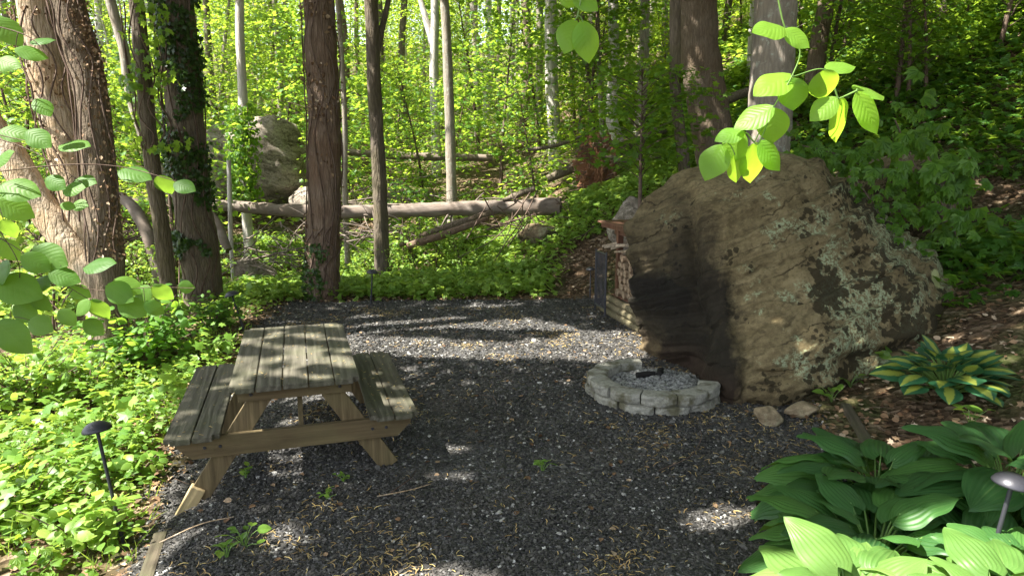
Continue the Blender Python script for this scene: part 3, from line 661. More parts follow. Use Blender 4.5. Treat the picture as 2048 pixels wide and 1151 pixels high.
    for zc_, x0_, sl_, dp_, w_ in ((1.28, 2.6, .30, .06, .03), (.88, 2.9, .22, .05, .03), (1.62, 2.7, .38, .05, .025)):      # ledges where slabs have broken away
        D = D + dp_ * ss((zc_ + sl_ * (V[..., 0] - x0_) + .05 * fbm(V * 2.4, 3) - V[..., 2]) / w_) * front * ss((V[..., 0] - 2.1) / .4) - dp_ * .2 * front * ss((V[..., 0] - 2.1) / .4)
    V = V + N_ * D[..., None]
    v = V.reshape(-1, 3); i = np.arange(nz_ - 1)[:, None] * nu; j = np.arange(nu)[None]; k = (j + 1) % nu
    mb = MB().add(v, np.stack([i + j, i + k, i + nu + k, i + nu + j], -1).reshape(-1, 4)); top = V[-1]
    mb.add(np.vstack([top, top.mean(0) + np.array([0, 0, .02])]), np.array([[a, (a + 1) % nu, nu] for a in range(nu)]))
    tag(mb.build('boulder', M['rock_main'], smooth=True), 'huge tan boulder with a black soot stain, rising behind the fire pit', 'boulder')
main_boulder()
def rock(cen, size, seed, mat, label, name='boulder', cat='boulder', planes=16, rz=0.0, tilt=0.0, sub=5, rough=.06):
    r = np.random.default_rng(seed); bm = bmesh.new(); bmesh.ops.create_icosphere(bm, subdivisions=sub, radius=1)
    d = nz(np.array([v.co[:] for v in bm.verts])); f = np.array([[q.index for q in p.verts] for p in bm.faces]); bm.free()
    n = nz(r.normal(size=(planes, 3))); off = r.uniform(.72, 1.0, planes)
    den = d @ n.T; rad = np.where(den > .05, off[None] / np.maximum(den, .05), 9.0)
    rr = -np.log(np.exp(-9 * rad).sum(1)) / 9; rr = np.minimum(rr, 1.25)
    v = d * rr[:, None]; v = v * (1 + rough * fbm(v * 2.3 + seed, 4) + .015 * fbm(v * 12, 3))[:, None]; v = v * np.asarray(size)
    ct, st = math.cos(tilt), math.sin(tilt); v = np.stack([v[:, 0] * ct + v[:, 2] * st, v[:, 1], -v[:, 0] * st + v[:, 2] * ct], -1)
    cz, sz = math.cos(rz), math.sin(rz); v = np.stack([v[:, 0] * cz - v[:, 1] * sz, v[:, 0] * sz + v[:, 1] * cz, v[:, 2]], -1)
    return tag(MB().add(v, f).build(name, mat, None, True, loc=cen), label, cat)
rock((5.35, 9.7, 1.1), (1.25, 1.2, 1.55), 3, M['rock_side'], 'dark mossy boulder hung with creepers behind the big sooty boulder', tilt=R(-12))
rock((2.15, 11.3, 1.15), (.62, .6, .55), 8, M['rock_grey'], 'small grey boulder just above the firewood rack roof')
c = at(525, 335, 20.5); rock((c[0] - .05, c[1], c[2] - .05), (2.1, 1.5, 1.35), 21, M['rock_grey'], 'large sunlit grey boulder behind the ivy trunk and the fallen log', tilt=R(16), rough=.09)
c = at(640, 385, 20); rock((c[0] - .3, c[1] - .5, c[2] - .3), (.5, .5, .4), 5, M['rock_grey'], 'small dark rock at the foot of the far grey boulder')
for (px, py, w_, h_, sd, mt, lab) in ((1545, 842, 62, 36, 12, 'rock_tan', 'squarish tan rock at the foot of the big boulder, left of its pair'), (1612, 828, 66, 32, 17, 'rock_tan', 'low pale rock at the foot of the big boulder, right of its pair'),
        (505, 545, 70, 60, 31, 'rock_grey', 'low mossy rock on the ground right of the ivy-covered trunk'), (790, 395, 60, 44, 41, 'rock_grey', 'pale rock in the brush just above the long fallen log'), (855, 400, 46, 44, 43, 'rock_tan', 'round tan rock in the brush left of the slim grey trunk'),
        (1075, 470, 80, 46, 47, 'rock_side', 'dark rock half buried in green plants below the broken log end'), (865, 520, 40, 40, 51, 'rock_side', 'dark stump-like rock in the green bank behind the gravel')):
    g = G(px, py + h_ / 2 - 4); s = g[1] / F; rock((g[0], g[1] + .1, g[2] + h_ * s * .42), (w_ / 2 * s * 1.05, w_ / 2 * s * .9, h_ / 2 * s * 1.1), sd, M[mt], lab, 'rock', 'rock', sub=4)

# ------------------------------------------------------------------ fire pit
def fire_pit():
    cx, cy, Ro, Ri = 1.40, 6.52, .66, .45
    t = empty('fire_pit', (cx, cy, 0), 0, label='half ring of mossy grey concrete blocks against the sooty boulder face', cat='fire pit')
    for course, (a0, a1, n, z0) in enumerate(((R(86), R(340), 8, -.02), (R(92), R(342), 8, .082))):
        off = 0 if course else .5
        st = (a1 - a0) / n
        for k in range(n + (0 if course else 0)):
            u0 = a0 + st * k + .012 + (st * .5 * (1 - course) if k else 0); u1 = a0 + st * (k + 1) - .012 + (st * .5 * (1 - course) if k < n - 1 else 0)
            v = []; ro = Ro + random.uniform(-.008, .012) - .012 * course; ri = Ri
            hz = .1
            NA, NR, NZ = 8, 5, 4
            idx = {}
            pts = []
            for ia in range(NA + 1):
                for ir in range(NR + 1):
                    for iz in range(NZ + 1):
                        if 0 < ia < NA and 0 < ir < NR and 0 < iz < NZ: continue
                        fa, fr, fz = ia / NA, ir / NR, iz / NZ
                        a = u0 + (u1 - u0) * fa
                        # split-face outer side is chopped into three facets
                        r_ = ri + (ro - ri) * fr
                        if fr > .9: r_ -= .028 * max(0, abs(fa - .5) * 2 - .62) / .38
                        z = z0 + hz * fz
                        e = .008
                        if ir in (0, NR) and iz in (0, NZ): r_ += e * (1 if ir == 0 else -1); z += e * .5 * (1 if iz == 0 else -1)
                        idx[(ia, ir, iz)] = len(pts); pts.append((r_ * math.cos(a), r_ * math.sin(a), z))
            fs = []
            def q4(a_, b_, c_, d_): fs.append([idx[a_], idx[b_], idx[c_], idx[d_]])
            for ia in range(NA):
                for ir in range(NR):
                    q4((ia, ir, 0), (ia + 1, ir, 0), (ia + 1, ir + 1, 0), (ia, ir + 1, 0)); q4((ia, ir, NZ), (ia, ir + 1, NZ), (ia + 1, ir + 1, NZ), (ia + 1, ir, NZ))
                for iz in range(NZ):
                    q4((ia, 0, iz), (ia, 0, iz + 1), (ia + 1, 0, iz + 1), (ia + 1, 0, iz)); q4((ia, NR, iz), (ia + 1, NR, iz), (ia + 1, NR, iz + 1), (ia, NR, iz + 1))
            for ir in range(NR):
                for iz in range(NZ):
                    q4((0, ir, iz), (0, ir + 1, iz), (0, ir + 1, iz + 1), (0, ir, iz + 1)); q4((NA, ir, iz), (NA, ir, iz + 1), (NA, ir + 1, iz + 1), (NA, ir + 1, iz))
            p = np.array(pts); p = p + .017 * fbm(p * 12 + k * 3 + course * 40, 3)[:, None] * nz(p * np.array([1, 1, 0]))
            MB().add(p, np.array(fs)).build('block', M['concrete_block'], t)
    m = MB(); n = 90; r_ = np.linspace(0, .47, 26); a = np.linspace(0, 2 * math.pi, n, endpoint=False)
    RR, AA = np.meshgrid(r_, a, indexing='ij'); X = RR * np.cos(AA) + .08; Y = RR * np.sin(AA) + .12
    Z = .135 - .3 * RR ** 2 + .022 * fbm(np.stack([X * 12, Y * 12, X * 0], -1), 4)
    v = np.stack([X + cx, Y + cy, Z], -1).reshape(-1, 3); i = np.arange(25)[:, None] * n; j = np.arange(n)[None]; k = (j + 1) % n
    m.add(v, np.stack([i + j, i + n + j, i + n + k, i + k], -1).reshape(-1, 4))
    for q in range(260):
        rr_ = random.uniform(0, .42); aa = random.uniform(0, 6.28); p = np.array([cx + .08 + rr_ * math.cos(aa), cy + .12 + rr_ * math.sin(aa), .14 - .3 * rr_ ** 2])
        box(m, p, (random.uniform(.01, .04), random.uniform(.01, .025), random.uniform(.008, .02)), None, 0)
    tag(m.build('ash', M['ash'], smooth=False), 'pale grey ash with bits of charcoal in the fire pit', 'ash', kind='stuff')
    for k, (dx, dy, an) in enumerate(((-.05, .1, .3), (.12, .2, 1.2))):
        m = MB(); p = np.array([cx + dx, cy + dy, .16]); d = np.array([math.cos(an), math.sin(an), 0]) * .1; tube(m, [p - d, p + d * .2, p + d], [.03, .035, .022], 9, 10, .25, 18)
        tag(m.build('charred_log', simple('charcoal_%d' % k, (.02, .019, .018), .9, .1)), ('short charred stick lying near the middle of the fire pit ash', 'short charred chunk in the ash nearest the sooty rock')[k], 'charred wood')
fire_pit()

# ------------------------------------------------------------------ firewood rack
def wood_rack():
    p0 = np.array([1.50, 10.25]); d = nz(np.array([.24, -1.0])); q = np.array([1.0, .24]); q = q / np.linalg.norm(q)
    rz = math.atan2(d[1], d[0])                      # local x runs along the rack towards the camera, local y to its back
    t = empty('firewood_rack', (p0[0], p0[1], 0), rz, label='reddish wooden firewood rack with a small roof, half hidden behind the boulder', cat='firewood rack')
    L, D = 1.55, .5
    for x in (.2, L - .05):
        for y in (.05, D):
            m = MB(); box(m, (x, y, .72), (.085, .085, 1.22)); m.build('post', M['wood_rack'], t)
    m = MB(); box(m, (L / 2, D / 2, 1.385), (L + .35, D + .34, .03)); box(m, (L / 2, -.1, 1.34), (L + .3, .03, .07)); m.build('roof', M['wood_rack'], t)
    m = MB(); box(m, (L / 2 + .05, .05, 1.27), (L, .05, .12)); m.build('roof_beam', M['wood_rack'], t)
    for k in range(3):
        m = MB(); tube(m, [(-.06 + .03 * k, -.1 + .02 * k, .055 + .095 * k), (L * .9, -.1 + .02 * k, .055 + .095 * k)], .052, 12, 8, .05, 4); m.build('base_timber', M['timber_pale'], t, True)
    m = MB(); box(m, (L / 2 + .1, D / 2, .3), (L, D, .03)); m.build('shelf', M['wood_rack'], t)
    M4 = t.matrix_basis if False else None
    cr, sr = math.cos(rz), math.sin(rz)
    def W(x, y, z): return np.array([p0[0] + x * cr - y * sr, p0[1] + x * sr + y * cr, z])
    names = ['bottom', 'second', 'third', 'fourth', 'fifth', 'top']
    for row in range(6):
        for col in range(9):
            x = .32 + col * .125 + (row % 2) * .055; z = .37 + row * .105; r_ = random.uniform(.046, .06)
            e = random.uniform(-.05, .02); m = MB()
            a = W(x, e + .0, z); b_ = W(x + random.uniform(-.02, .02), .42, z + random.uniform(-.01, .01)); tube(m, [a, (a + b_) / 2, b_], [r_, r_ * 1.05, r_], 7 if random.random() < .5 else 9, 6, .16, 9)
            tag(m.build('firewood_log', M['firewood']), 'split log in the %s row of the firewood stack' % names[row], 'firewood', 'split logs stacked in the firewood rack')
    for k in range(9):
        m = MB(); a = W(.1 + k * .13, -.16 + random.uniform(-.05, .05), 1.0 + random.uniform(-.06, .1)); b_ = W(.3 + k * .12, .35, 1.03 + random.uniform(-.05, .12)); tube(m, [a, (a + b_) / 2 + np.array([0, 0, .03]), b_], [.016, .02, .012], 7, 7, .15, 12)
        tag(m.build('kindling_stick', M['bark_tan'], smooth=True), 'crooked kindling stick laid on top of the stacked firewood', 'kindling', 'kindling sticks on the firewood stack')
    # black metal grate leaning on the rack's far end
    t2 = empty('metal_grate', tuple(W(-.05, -.22, 0)), rz, label='black metal grate standing at the left end of the firewood rack', cat='grate')
    m = MB()
    for x in (0, .42): tube(m, [(x, 0, .02), (x, 0, .98)], .016, 8, 3)
    for z in (.14, .95): tube(m, [(0, 0, z), (.42, 0, z)], .013, 8, 3)
    m.build('frame', M['black_metal'], t2)
    for k in range(7):
        m = MB(); tube(m, [(.05 + k * .053, 0, .14), (.05 + k * .053, 0, .95)], .008, 6, 3); m.build('bar', M['black_metal'], t2)
wood_rack()

# landscape timbers
for (pa, pb, lab) in (((1690, 815), (1745, 905), 'dark rotting edging timber between the big boulder and the large hostas'), ((322, 1075), (285, 1190), 'weathered edging timber at the left edge of the gravel')):
    a, b = G(*pa), G(*pb); L = np.linalg.norm(b - a); m = MB(); box(m, (0, 0, -.005), (L, .085, .09), None, .02, .012)
    o = m.build('edging_timber', M['timber'], None, loc=(a + b) / 2); o.rotation_euler = (0, -math.asin((b[2] - a[2]) / L), math.atan2(b[1] - a[1], b[0] - a[0])); tag(o, lab, 'timber')
#---SPLIT---
# ------------------------------------------------------------------ unseen overhead canopy, gaps shaped to place the sun patches
def openness(px, py, gx, gy):
    """how much sun is wanted on the ground seen at that pixel; shapes the canopy gaps"""
    s = fbm(np.stack([gx * .7 + 40, gy * 1.6, gx * 0], -1), 2)            # streaks
    s2 = fbm(np.stack([gx * 1.7 + 7, gy * 1.7, gx * 0 + 5], -1), 3)
    def el(cx, cy, rx, ry, a=0): 
        dx, dy = px - cx, py - cy; c_, s_ = math.cos(R(a)), math.sin(R(a)); u = (dx * c_ + dy * s_) / rx; v = (-dx * s_ + dy * c_) / ry
        return np.clip(1.35 - np.sqrt(u * u + v * v), 0, 1) * 2
    o = np.zeros_like(px)
    o = np.maximum(o, el(900, 658, 350, 46) * (.72 + 1.3 * s))
    o = np.maximum(o, el(130, 930, 330, 260, 25) * (1.1 + .6 * s2) * ss((345 - px + .25 * (1000 - py)) / 90))
    o = np.maximum(o, el(500, 700, 200, 80, 0) * (1.0 + .8 * s2))
    o = np.maximum(o, el(715, 868, 200, 95, 0) * (.46 + .55 * np.sin(gx * 3 + gy * 17 + 3 * s2) + .5 * s))
    o = np.maximum(o, el(800, 830, 80, 34, 0) * (.0 + .9 * s2))
    o = np.maximum(o, el(1300, 1000, 240, 30, -6) * (.12 + 1.2 * s2))
    o = np.maximum(o, el(520, 1010, 40, 30) * .7)
    o = np.maximum(o, el(1120, 1135, 60, 26) * .8)
    o = np.maximum(o, el(1800, 1235, 440, 125, 0) * (1.15 + .8 * s2))
    o = np.maximum(o, el(560, 560, 500, 50) * (.15 + 1.2 * s2))
    o = np.maximum(o, ss((gy - 12) / 2.5) * ss((2.2 - gx + .12 * (gy - 12)) / 2.5) * (.6 + 1.5 * s2))
    o = np.maximum(o, ss((-gx - 4.6) / 1.5) * (.45 + 1.2 * s2))
    o = np.maximum(o, ss((gy - 24) / 6) * (.6 + 1.3 * s2))
    o = np.maximum(o, el(430, 650, 180, 90) * (.5 + 1.0 * s2))
    o = np.maximum(o, .85 * ss((gx - 6) / 3) * ss((gy - 9) / 4) * (.7 + 1.2 * s2))
    o = np.maximum(o, .02 + .22 * np.clip(s2 - .35, 0, 1))
    return np.clip(o, 0, 1)
def shade_density(n, bx=(-11, 20, -3, 34)):
    """crown leaves in a layer 8-12 m up, thinned where sun patches are wanted"""
    gx = rng.uniform(bx[0], bx[1], n); gy = rng.uniform(bx[2], bx[3], n); gz_ = np.clip(terrain(gx, gy), -1, 4) + .2
    zt = rng.uniform(8.4, 12.5, n) + np.maximum(0, gy - 20) * .25; t = (zt - gz_) / SUN[2]
    P = np.stack([gx, gy, gz_], -1) + SUN[None] * t[:, None]
    px, py = proj(np.stack([gx, gy, gz_], -1)); op = openness(px, py, gx, gy)
    behind = gy < 1.2; op = np.where(behind, .1, op)
    for (qx, qy, qz, rr) in ((.75, 1.45, 2.45, .45), (1.0, 1.5, 2.6, .45), (.55, 1.5, 2.4, .35), (-1.9, 2.2, 2.5, .5), (-1.5, 2.2, 2.2, .4), (-1.6, 2.7, 1.9, .5), (2.1, 2.8, .5, .5), (1.5, 2.8, .45, .4)):
        hx, hy = qx - SUN[0] * qz / SUN[2], qy - SUN[1] * qz / SUN[2]; op = np.where(np.hypot(gx - hx, gy - hy) < rr, 1, op)
    op = ss((op - .22) / .42)
    return (P - np.array([0, 0, 0]))[rng.random(n) > op * 1.02]
canopy_pts = np.concatenate([shade_density(165000), shade_density(9000, (2.3, 6.6, 6.6, 11)), shade_density(9000, (-1.2, 2.6, 3.0, 6.6))])  # last two add leaves to thicken shade over boulder and gravel
# cluster jitter: leaves bunch into sprays
SHADE_TREES = []     # (crown centre xy, object) filled by the near trees

# ------------------------------------------------------------------ trees
def tree_thing(px_pts, d, wpx, mat, label, crown=True, seg=28, top=13.0, group=None, ridge=.008, forks=(), name='tree', cat='tree', flare=.25, yoff=0.0, base=None):
    """trunk follows picture points at distance d from base (last) to the frame's top, then grows on into its crown"""
    s = [at(x, y, d + yoff * i) for i, (x, y) in enumerate(px_pts)][::-1]       # base first
    s = np.array(s); b = s[0].copy(); b[2] = float(terrain(b[0], b[1])) - .12
    if abs(s[0][2] - b[2]) > .05: s = np.vstack([b, s])
    dirn = nz(s[-1] - s[-2]); ext = []
    p = s[-1].copy(); dirn = nz(dirn * np.array([.6, .6, 1]))
    while p[2] < top: p = p + dirn * 2.5 + rng.normal(0, .08, 3); ext.append(p.copy())
    if ext: s = np.vstack([s] + ext)
    r0 = wpx / 2 * d / F / math.cos(0)
    L = np.linalg.norm(np.diff(s, axis=0), axis=1); u = np.concatenate([[0], np.cumsum(L)]); r_ = r0 * (1.0 - .5 * u / max(u[-1], 9)) 
    t = empty(name, b, 0, label=label, cat=cat, group=group)
    m = MB(); n = max(12, int(u[-1] / .09)) if d < 14 else max(10, int(u[-1] / .3))
    tube(m, s - b, r_, seg, n, .05, 5, ridge if d < 16 else 0, flare=flare)
    for (fx, fy, gx, gy, wf) in forks:
        a0, a1 = at(fx, fy, d) - b, at(gx, gy, d + .2) - b; tube(m, [a0, (a0 + a1) / 2, a1, a1 + nz(a1 - a0) * 3], [wf / 2 * d / F, wf / 2 * d / F * .8, .03], 12, 30, .08, 6)
    top_ = s[-1] - b; nl = 7 if crown else 3
    for k in range(nl):
        q = s[-1 - min(len(s) - 2, k % 3)] - b; a = k * 2.4; e = q + np.array([math.cos(a) * 1.2, math.sin(a) * 1.2, 2.2 + (k % 2)])
        if q[2] + b[2] > 6.5: tube(m, [q, (q + e) / 2 + np.array([0, 0, .25]), e], [r_[-1] * .6, r_[-1] * .35, .02], 7, 8)
    m.build('trunk', mat, t, True)
    if crown: SHADE_TREES.append((s[-1][:2], t, b))
    return t
tree_thing([(68, -10), (88, 100), (108, 195), (135, 300), (165, 430), (205, 570), (224, 715)], 8.5, 76, M['bark_tan'], 'thick leaning pale-barked tree behind its browner twin on the left')
tree_thing([(133, -10), (160, 90), (184, 195), (203, 390), (213, 500), (218, 600), (224, 725)], 8.15, 66, M['bark_brown'], 'thick brown shaggy tree in front of its paler leaning twin on the left')
tree_thing([(-50, 200), (20, 310), (75, 400), (140, 490), (205, 590), (225, 700)], 8.3, 62, M['bark_tan'], 'pale trunk leaning far out to the left edge beside the thick brown tree')
tree_thing([(272, -10), (290, 180), (305, 330), (325, 470), (340, 600)], 10.2, 31, M['bark_dark'], 'thin dark trunk between the thick brown tree and the ivy-covered trunk')
tree_thing([(352, -10), (368, 200), (385, 400), (400, 500), (408, 605)], 10.9, 74, M['bark_dark'], 'thick dark trunk wrapped in ivy, left of the far grey boulder', ridge=.014)
tree_thing([(638, -10), (645, 150), (650, 300), (648, 430), (643, 602)], 11.3, 66, M['bark_red'], 'straight reddish-brown tree with shaggy bark behind the picnic table', ridge=.016)
tree_thing([(742, -10), (750, 200), (760, 380), (764, 535)], 13.3, 30, M['bark_dark'], 'slim dark trunk forking near the top, right of the reddish tree', forks=((752, 110, 782, -20, 14),), seg=16)
tree_thing([(888, -10), (898, 200), (904, 415)], 18.5, 22, M['bark_grey'], 'slim smooth grey trunk rising behind the long fallen log', seg=16)
tree_thing([(1102, -10), (1103, 150), (1112, 330)], 22, 28, M['bark_pale'], 'pale ragged broken trunk above the root mound, centre background', crown=False, seg=16)
tree_thing([(1392, -10), (1402, 120), (1422, 250), (1440, 345)], 12.2, 82, M['bark_brown'], 'thick dark brown tree just left of the big grey trunk above the boulder', ridge=.016)
tree_thing([(1552, -10), (1545, 120), (1538, 250), (1530, 370)], 11.6, 88, M['bark_grey'], 'thick smooth grey tree rising right behind the big boulder', seg=32, ridge=.004)
tree_thing([(1655, -10), (1640, 70), (1628, 165)], 15.5, 34, M['bark_brown'], 'crooked brown trunk on the slope right of the thick grey tree', seg=16)
tree_thing([(1508, -10), (1503, 80), (1500, 175)], 21, 15, M['bark_pale'], 'bright white slender trunk peeking left of the thick grey tree', crown=False, seg=12)
tree_thing([(1742, -10), (1738, 62)], 22, 14, M['bark_dark'], 'thin dark trunk high on the right slope, left of two thicker ones', crown=False, seg=12)
tree_thing([(1885, -10), (1880, 110)], 16, 24, M['bark_dark'], 'mossy thin trunk high on the shady right slope', seg=12)
tree_thing([(1942, -10), (1940, 45)], 19, 50, M['bark_brown'], 'thick brown trunk at the top right corner of the slope', seg=16)
tree_thing([(1350, 60), (1352, 200), (1368, 345)], 11.2, 24, M['bark_dark'], 'thin dark leafy trunk standing left of the thick dark brown tree', seg=12)
tree_thing([(1226, 10), (1228, 150), (1222, 230), (1238, 290)], 19, 24, M['bark_pale'], 'pale tree with a kinked foot, left of the leaning grey one by the root mound', crown=False, seg=12)
tree_thing([(1290, 20), (1287, 150), (1276, 275)], 19, 22, M['bark_grey'], 'pale grey leaning tree right of the kinked pale one', crown=False, seg=12)
tree_thing([(1196, 70), (1200, 180), (1205, 300)], 18, 10, M['bark_grey'], 'very thin bare pole-like tree left of the kinked pale tree', crown=False, seg=8)
tree_thing([(1172, 110), (1180, 200), (1190, 300)], 17.5, 9, M['bark_dark'], 'very thin dark sapling stem above the root mound', crown=False, seg=8)
tree_thing([(218, -10), (248, 100), (262, 190), (300, 300), (360, 400), (420, 490)], 14.5, 22, M['bark_grey'], 'slender grey tree leaning left behind the thin dark trunk', crown=False, seg=12)
tree_thing([(458, 320), (460, 420), (463, 500)], 13.5, 9, M['bark_pale'], 'thin pale dead stem in front of the far grey boulder', crown=False, seg=8, top=1.5)
tree_thing([(480, 60), (486, 200), (492, 400)], 17.0, 20, M['bark_pale'], 'grey-white trunk draped in bright creeper before the far grey boulder', crown=False, seg=12)
tree_thing([(682, 90), (690, 250), (690, 390)], 16.0, 12, M['bark_grey'], 'thin grey stem just right of the reddish tree', crown=False, seg=8)
tree_thing([(870, 30), (868, 150), (872, 275)], 26, 20, M['bark_pale'], 'pale double trunk left of the slim smooth grey trunk', crown=False, seg=10, forks=((868, 100, 838, -10, 14),))
def zone(px):
    for lim, z in ((245, 'behind the thick brown tree'), (350, 'between thick brown tree and ivy trunk'), (625, 'beyond the far grey boulder'), (755, 'between reddish tree and forked trunk'), (900, 'between forked trunk and slim grey trunk'), (1180, 'right of the slim grey trunk'), (1390, 'beyond the root mound'), (1600, 'beyond the two trunks above the boulder')):
        if px < lim: return z
    return 'on the right slope'
# far trunks: many, told apart only by place
protos = []
for k in range(4):
    t = empty('tree', (0, 0, -50), 0); m = MB(); L = 17
    pts = [(0, 0, -.3)] + [(random.uniform(-.25, .25), random.uniform(-.2, .2), z) for z in (4, 8, 12, L)]
    tube(m, pts, [.2, .17, .14, .1, .05], 9, 18, .06, 2)
    for j in range(5):
        z = random.uniform(7, 15); a = random.uniform(0, 6.28); q = np.array([0, 0, z]); tube(m, [q, q + np.array([math.cos(a), math.sin(a), .6]), q + np.array([2.2 * math.cos(a), 2.2 * math.sin(a), 1.5])], [.06, .04, .01], 5, 5)
    m.build('trunk', [M['bark_pale'], M['bark_grey'], M['bark_brown'], M['bark_dark']][k], t, True)
    m = MB(); n = 1500; c0 = np.stack([rng.normal(0, 2.0, 60), rng.normal(0, 1.7, 60), rng.uniform(9.5, 17.5, 60)], -1)
    p = c0[rng.integers(0, 60, n)] + rng.normal(0, 1, (n, 3)) * np.array([.55, .55, .16]); put(m, DI, p, rdir(n, 1, .5), hdir(n), rng.uniform(.15, .24, n)); m.build('crown', M['leaf_far'], t)
    protos.append(t)
LB = ['slender pale trunk among the far trees', 'slender grey trunk among the far trees', 'brown trunk among the far trees', 'dark trunk among the far trees']
GR = ['pale far trunks', 'grey far trunks', 'brown far trunks', 'dark far trunks']
used = [0] * 4
def far_tree(x, y, k, s):
    if not -200 < x / y * F + 1024 < 2260: return
    z_ = zone(x / y * F + 1024); t = protos[k] if used[k] == 0 else copy_thing(protos[k]); used[k] += 1
    t.location = (x, y, float(terrain(x, y))); t.rotation_euler = (R(random.uniform(-2, 2)), R(random.uniform(-3, 3)), random.uniform(0, 6.28)); t.scale = (s, s, random.uniform(.9, 1.15))
    tag(t, LB[k].replace('among the far trees', 'far off ' + z_), 'tree', GR[k] + ' ' + z_)
for (px, d) in ((955, 34), (970, 38), (1000, 42), (1018, 36), (1045, 30), (1062, 40), (1078, 28), (1138, 34), (1150, 46), (935, 45), (985, 50), (1030, 52), (1120, 50), (1170, 38), (1250, 34), (1330, 30), (1440, 28), (1590, 30), (1700, 30), (560, 36), (520, 44), (430, 32), (330, 38), (600, 50), (720, 44), (810, 36), (150, 40), (30, 34), (1380, 40), (1480, 45)):
    p = at(px, 200, d); far_tree(p[0], p[1], random.choice([0, 1, 1, 2, 3]), random.uniform(.7, 1.15))
for k in range(66):
    y = random.uniform(32, 75); x = random.uniform(-.85, .85) * y; far_tree(x, y, random.choice([0, 1, 2, 3]), random.uniform(.6, 1.2))

# crowns over the clearing: shade-shaped leaf layer split among the nearest trees
cc = np.array([s[0] for s in SHADE_TREES]); P = canopy_pts
spray = np.floor(P[:, :2] / .8); jit = np.stack([hsh(spray[:, 0], spray[:, 1], spray[:, 0] * 0 + k) - .5 for k in (1, 2)], -1)
P = P + np.concatenate([jit * 0, np.zeros((len(P), 1))], 1)
own = ((P[:, None, :2] - cc[None]) ** 2).sum(-1).argmin(1)
for i, (c_, t, b) in enumerate(SHADE_TREES):
    q = P[own == i]; n = len(q)
    if n < 5: continue
    m = MB(); hd = hdir(n); put(m, DI, q - b - hd * .13, nz(SUN[None] * .8 + rdir(n, .6, .45)), hd, rng.uniform(.2, .34, n))
    tw = MB() 
    for a in q[:: max(1, n // 60)][:60]:
        o_ = a + (np.array([c_[0], c_[1], a[2] - .8]) - a) * min(1, 1.6 / (1e-3 + math.hypot(c_[0] - a[0], c_[1] - a[1]))); mid = (a + o_) / 2 + np.array([0, 0, .15]); tube(tw, np.array([o_, mid, a]) - b, [.018, .012, .005], 4, 6, cap=False)
    cr = m.build('crown', M['leaf_canopy'], t); tw.build('limbs', M['twig'], t)

# ------------------------------------------------------------------ understorey saplings with layered sprays
def sapling(H, n_spray, nleaf, leaf, T, lm, bm_, rad=1.6, lo=.18, srad=.62, seed=0, flat=.12):
    t = empty('sapling', (0, 0, -60)); st = MB(); lv = MB()
    lean = rng.normal(0, .12, 2) * H
    tube(st, [(0, 0, -.1), (lean[0] * .3, lean[1] * .3, H * .4), (lean[0], lean[1], H)], [.012 * H + .008, .008 * H + .005, .006], 6, 10)
    for k in range(n_spray):
        u = lo + (1 - lo) * ((k + rng.random()) / n_spray); a = k * 2.399 + rng.normal(0, .3)
        rr = rad * (math.sin(math.pi * min(1, (u - lo) / (1 - lo) * .85 + .12)) ** .7) * rng.uniform(.35, 1.05)
        c0 = np.array([lean[0] * u + rr * math.cos(a), lean[1] * u + rr * math.sin(a), H * u + rr * .12]); o_ = np.array([lean[0] * u * .9, lean[1] * u * .9, H * u - .25])
        tube(st, [o_, (o_ + c0) / 2 + np.array([0, 0, .1]), c0], [.012, .008, .003], 3, 4, cap=False)
        n = int(nleaf * rng.uniform(.6, 1.4)); sr = srad * rng.uniform(.6, 1.3)
        off = rng.normal(0, 1, (n, 3)) * np.array([sr * .5, sr * .5, sr * flat]); off[:, 2] -= .22 * (off[:, 0] ** 2 + off[:, 1] ** 2)
        out = nz(np.stack([off[:, 0], off[:, 1], np.full(n, -.12)], -1) + .5 * hdir(n)); put(lv, T, c0 + off, rdir(n, 1, .38), out, leaf * rng.uniform(.6, 1.25, n))
    st.build('stem', bm_, t, True); lv.build('foliage', lm, t); return t
SAP = [sapling(3.0, 26, 34, .13, ST, M['leaf_mid'], M['twig'], 1.1), sapling(5.0, 44, 34, .14, ST, M['leaf_mid'], M['twig'], 1.7),
       sapling(7.5, 70, 34, .16, DI, M['leaf_far'], M['bark_grey'], 2.3, .15, .8), sapling(4.0, 36, 36, .14, DI, M['leaf_yellow'], M['twig'], 1.7, .1),
       sapling(10.0, 100, 34, .2, DI, M['leaf_far'], M['bark_grey'], 3.0, .12, 1.0), sapling(4.0, 40, 30, .12, ST, M['leaf_dark'], M['twig'], 1.5, .15),
       sapling(1.5, 24, 22, .1, OV, M['leaf_cover'], M['twig'], .7, .05, .3),
       sapling(4.7, 46, 34, .13, ST, M['leaf_dark'], M['twig'], 1.3, .56, .6)]
SL = [('short maple sapling', 'short saplings'), ('layered green maple sapling', 'maple saplings'), ('tall airy sapling', 'tall airy saplings'),
      ('yellow-green sunlit bush', 'yellow-green bushes'), ('tall leafy young tree far off', 'tall young trees'), ('dark shaded sapling', 'dark shaded saplings'), ('low leafy shrub', 'low shrubs'), ('slender maple with high flat sprays', 'slender maples')]
su = [0] * len(SAP)
